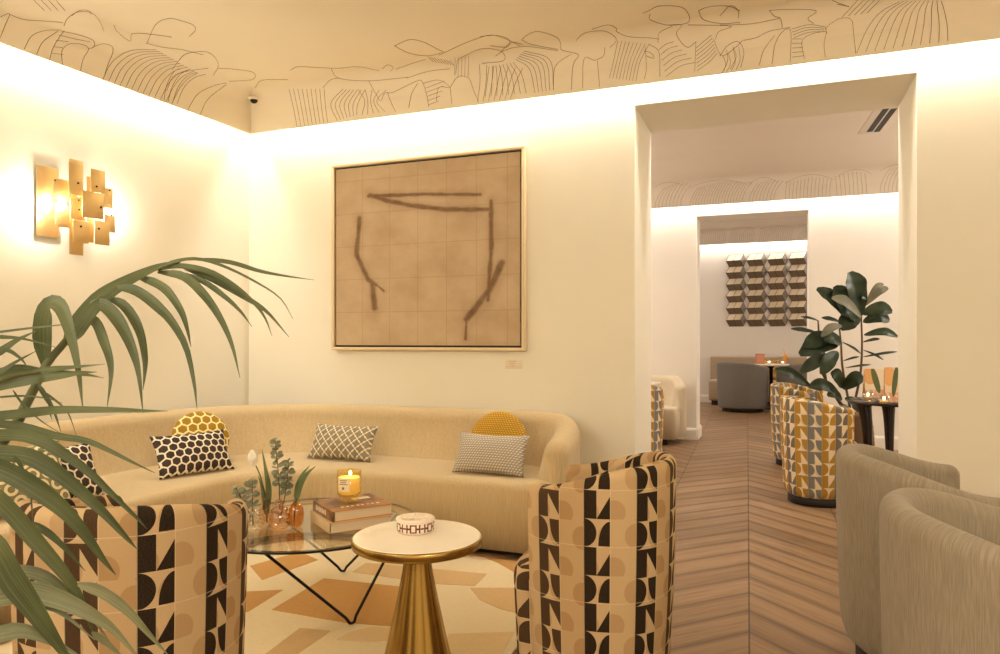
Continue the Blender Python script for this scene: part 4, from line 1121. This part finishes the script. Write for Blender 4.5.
# ------------------------------------------------------------------ tables beyond the doorway
DWOOD = Mat('dark_lacquer', (40, 27, 20), .18)
TT = Vector((.825, 5.765, 0)); TZ = .72
t2 = thing('dark_table', 'dark lacquered round table on curved tapering legs beside the fig plant', 'table', TT)
m = MB(); m.lathe([(.001, TZ - .022), (.325, TZ - .022), (.338, TZ - .012), (.338, TZ - .004), (.332, TZ), (.001, TZ)], seg=56); m.build('table_top', DWOOD, t2)
for k in range(4):
    a = radians(10 + 90 * k); m = MB(); d = Vector((cos(a), sin(a), 0))
    m.tube(spline([d * .235 + Vector((0, 0, TZ - .022)), d * .215 + Vector((0, 0, .55)), d * .205 + Vector((0, 0, .28)), d * .215 + Vector((0, 0, 0))], 14), [.055 - .038 * (i / 13) ** .7 for i in range(14)], 10); m.build('leg', DWOOD, t2)
def cardmat(name, bg, leafc, side):
    m = Mat(name, bg, .7); U, V, _ = m.coords('UV')
    x = U - .55; y = V - .5
    l1 = ((x * 1.2 + y * .35 * side) * (x * 1.2 + y * .35 * side) * 30 + (y - .1) * (y - .1) * 5) < 1.
    o1 = ((U - .25) * (U - .25) * 8 + (V - .75) * (V - .75) * 12) < 1.
    o2 = (V < .28) * (m.noise(1., 3, m.vec(U * 7, V * 7)) > .45)
    c = m.mix(o1, bg, (222, 166, 104)); c = m.mix(o2 * .8, c, (212, 146, 112)); c = m.mix(l1, c, leafc); m.col(c); return m
CA = cardmat('leaf_print_card', (232, 214, 186), (96, 104, 62), 1.); CB = cardmat('peach_print_card', (230, 202, 168), (84, 96, 56), -1.)
def card(label, p, w, h, rz, mat, grp):
    o = thing('menu_card', label, 'card', p, rz, grp); m = MB()
    for s in (-1, 1):
        k = m.add([(-w / 2, s * .035, 0), (w / 2, s * .035, 0), (w / 2, s * .003, h), (-w / 2, s * .003, h)])
        k2 = m.add([(-w / 2, s * .032, 0), (w / 2, s * .032, 0), (w / 2, s * .0, h), (-w / 2, s * .0, h)])
        uv = [(0, 0), (1, 0), (1, 1), (0, 1)]
        m.face((k, k + 1, k + 2, k + 3), False, 0, uv); m.face((k2 + 3, k2 + 2, k2 + 1, k2), False, 0, uv)
        for a, b_ in ((0, 1), (1, 2), (2, 3), (3, 0)): m.face((k + a, k2 + a, k2 + b_, k + b_), False, 0, [uv[a]] * 4)
    m.build('card_panel', mat, o)
pc = at_z(874.5, 397.5, TZ); card('tented leaf print menu card at the left of the dark table', (pc.x, pc.y, TZ + .0005), .15, .215, radians(14), CA, 'menu cards on the dark table')
pc = at_z(893, 402, TZ); card('peach tented menu card beside the doorway jamb', (pc.x, pc.y, TZ + .0005), .11, .24, radians(5), CB, 'menu cards on the dark table')
def votive(label, px, py, tz, s=1., mat=GCLEAR, grp='tea light holders', p=None):
    p = p or at_z(px, py, tz); o = thing('tea_light', label, 'candle', (p.x, p.y, tz + .0005), 0, grp); m = MB()
    m.lathe([(.001, 0), (.028 * s, 0), (.034 * s, .006 * s), (.036 * s, .05 * s), (.033 * s, .05 * s), (.031 * s, .01 * s), (.001, .008 * s)], seg=24); m.build('holder', mat, o)
    m = MB(); m.lathe([(.001, .009 * s), (.028 * s, .0105 * s), (.028 * s, .024 * s), (.001, .024 * s)], seg=20); m.build('wax', WAX, o)
    m = MB(); m.sphere((0, 0, .036 * s), .007 * s, 10, (1, 1, 1.6)); m.build('flame', FLAME, o, label='small bright flame')
votive('lit tea light on the front edge of the dark table', 884, 403.5, TZ)
votive('lit tea light behind the leaf print card on the dark table', 868, 399.5, TZ)

t3 = thing('white_table', 'pale round table top beyond the left jamb, before the cream sofa', 'table', (-1.42, 7.33, 0))
m = MB(); m.lathe([(.001, .70), (.33, .70), (.345, .708), (.345, .72), (.001, .722)], seg=48); m.build('table_top', MARBLE, t3)
m = MB(); m.lathe([(.2, 0), (.2, .012), (.05, .03), (.03, .1), (.03, .66), (.08, .70)], seg=32); m.build('pedestal', BLACKM, t3)

t4 = thing('cafe_table', 'small pale round table between the grey chairs in the far room', 'table', (-.06, 12.83, 0))
m = MB(); m.lathe([(.001, .72), (.27, .72), (.285, .728), (.285, .744), (.28, .748), (.001, .748)], seg=40); m.build('table_top', MARBLE, t4)
m = MB(); m.lathe([(.17, 0), (.17, .012), (.05, .03), (.03, .1), (.03, .68), (.08, .72)], seg=28); m.build('pedestal', BLACKM, t4)
OCH = Mat('ochre_print', (196, 150, 74), .85); OCH.col(OCH.mix(OCH.noise(16, 2).ss(.4, .6), (206, 160, 80), (160, 112, 46)))
TAUP = weave('taupe_banquette', (176, 156, 132), (156, 136, 112), 120, (1, 1, .5), amt=.5)
bq = thing('banquette', 'taupe wall banquette under the block relief in the far room', 'sofa', (.1, 13.4, 0))
m = MB(); m.box((0, .22, .46), (2.4, .14, .80), .03); m.build('backrest', TAUP, bq)
m = MB(); m.box((0, -.02, .26), (2.4, .40, .36), .03); m.build('seat', TAUP, bq)
m = MB(); m.box((0, 0, .04), (2.3, .4, .08)); m.build('plinth', DARK, bq)
cushion('cushion', 'ochre print cushion on the banquette between the grey chairs', (-.12, 13.40, .45), 0, radians(12), .36, .36, .11, OCH, None)
pp = lambda px, z, y=12.83: Vector((at_y(px, 340, y).x, y, z))
p_ = pp(741, .7485, 12.76); p_.x = max(p_.x, -.30)
def frame_card():
    o = thing('menu_card', 'small coral bordered card standing on the far room table', 'card', (-.235, 12.82, .7485), 0); m = MB()
    m.box((0, 0, .085), (.15, .012, .17), .002); m.build('card_panel', Mat('coral_card', (206, 130, 104), .7), o)
    m = MB(); m.box((0, -.0065, .085), (.10, .002, .12)); m.build('print', cardmat('card_print', (206, 176, 130), (96, 96, 60), 1.), o)
frame_card()
votive('lit tea light, left one on the far room table', 0, 0, .748, 1., grp='tea lights on the far room table', p=Vector((-.09, 12.70, 0)))
votive('lit tea light, right one on the far room table', 0, 0, .748, 1., grp='tea lights on the far room table', p=Vector((.12, 12.78, 0)))
m = MB(); m.lathe([(.001, 0), (.03, 0), (.032, .004), (.006, .012), (.006, .06), (.03, .075), (.042, .10), (.044, .125), (.034, .15), (.014, .163), (.012, .168), (.009, .162), (.03, .14), (.038, .115), (.02, .085), (.001, .078)], seg=28)
m.tube([(0, 0, .10), (-.01, 0, .20), (-.03, 0, .26)], .003, 6)
o = m.build('goblet', Mat('orange_lacquer', (222, 144, 40), .3), loc=(.16, 12.93, .7485)); tag(o, 'small orange goblet with a thin twig on the far room table', 'vase')

# block relief on the far wall
RL = [Mat('relief_cream', (220, 204, 176), .7), Mat('relief_brown', (108, 90, 70), .7), Mat('relief_grey', (142, 132, 118), .5), Mat('relief_line', (58, 46, 36), .7)]
x0 = at_y(726, 300, YF - .1).x; pitx = .352; zt = at_y(726, 255, YF - .1).z; zbm = at_y(726, 328, YF - .1).z; pitz = (zt - zbm) / 6.15
rf = thing('art_relief', 'wall relief of cream and brown cube blocks in four columns, in the far room', 'artwork', (x0 + 2 * pitx, YF, zbm))
for cx in range(4):
    for rz_ in range(6):
        bx = x0 + cx * pitx - (x0 + 2 * pitx); bz_ = (zt - zbm) - pitz * .5 - rz_ * pitz; D = .075; s = .055; hw = .245; hh = pitz * .52
        m = MB()
        RLp, RRp = Vector((bx, -D, bz_)), Vector((bx + hw, -D, bz_ + .006))
        UL, UR = Vector((bx + s, -.018, bz_ + hh)), Vector((bx + s + hw, -.018, bz_ + hh + .006))
        LL, LR = Vector((bx + s, -.018, bz_ - hh)), Vector((bx + s + hw, -.018, bz_ - hh + .006))
        VR = Vector((bx + pitx - .005, -.012, bz_)); wl = lambda v: Vector((v.x, -.001, v.z))
        m.quad(RLp, RRp, UR, UL, 0); m.quad(LL, LR, RRp, RLp, 1)
        m.quad(RRp, LR, VR, UR, 2); k = m.add([RLp, UL, LL]); m.face((k, k + 1, k + 2), False, 1)
        m.quad(UL, UR, wl(UR), wl(UL), 1); m.quad(LR, LL, wl(LL), wl(LR), 1); m.quad(UR, VR, wl(VR), wl(UR), 2); m.quad(VR, LR, wl(LR), wl(VR), 2); m.quad(LL, UL, wl(UL), wl(LL), 1)
        for a, b_ in ((RLp, RRp), (UL, UR), (LL, LR), (RRp, UR), (RRp, LR), (RLp, UL), (RLp, LL), ((RLp + RRp) / 2, (UL + UR) / 2), ((RLp + RRp) / 2, (LL + LR) / 2)):
            m.tube([a, b_], .004, 4, mi=3)
        m.build('relief_block', RL, rf)

# ------------------------------------------------------------------ camera, world, view
cam = bpy.data.cameras.new('camera'); cam.sensor_width = 36; cam.lens = FPX / 1000 * 36; cam.shift_y = .013; cam.clip_start = .05
co = bpy.data.objects.new('camera', cam); COL.objects.link(co); co.location = ORG; co.rotation_euler = (pi / 2, 0, YAW)
SC.camera = co
w = bpy.data.worlds.new('world'); SC.world = w; w.use_nodes = True
w.node_tree.nodes['Background'].inputs[0].default_value = (1, .85, .65, 1); w.node_tree.nodes['Background'].inputs[1].default_value = .05
vs = SC.view_settings; vs.view_transform = 'Standard'; vs.look = 'None'; vs.exposure = .40; vs.gamma = 1; vs.use_curve_mapping = False
SC.cycles.use_denoising = True
SC.cycles.max_bounces = 12; SC.cycles.diffuse_bounces = 7; SC.cycles.transparent_max_bounces = 24
SC.cycles.sample_clamp_indirect = 8
SC.cycles.caustics_reflective = False; SC.cycles.caustics_refractive = False
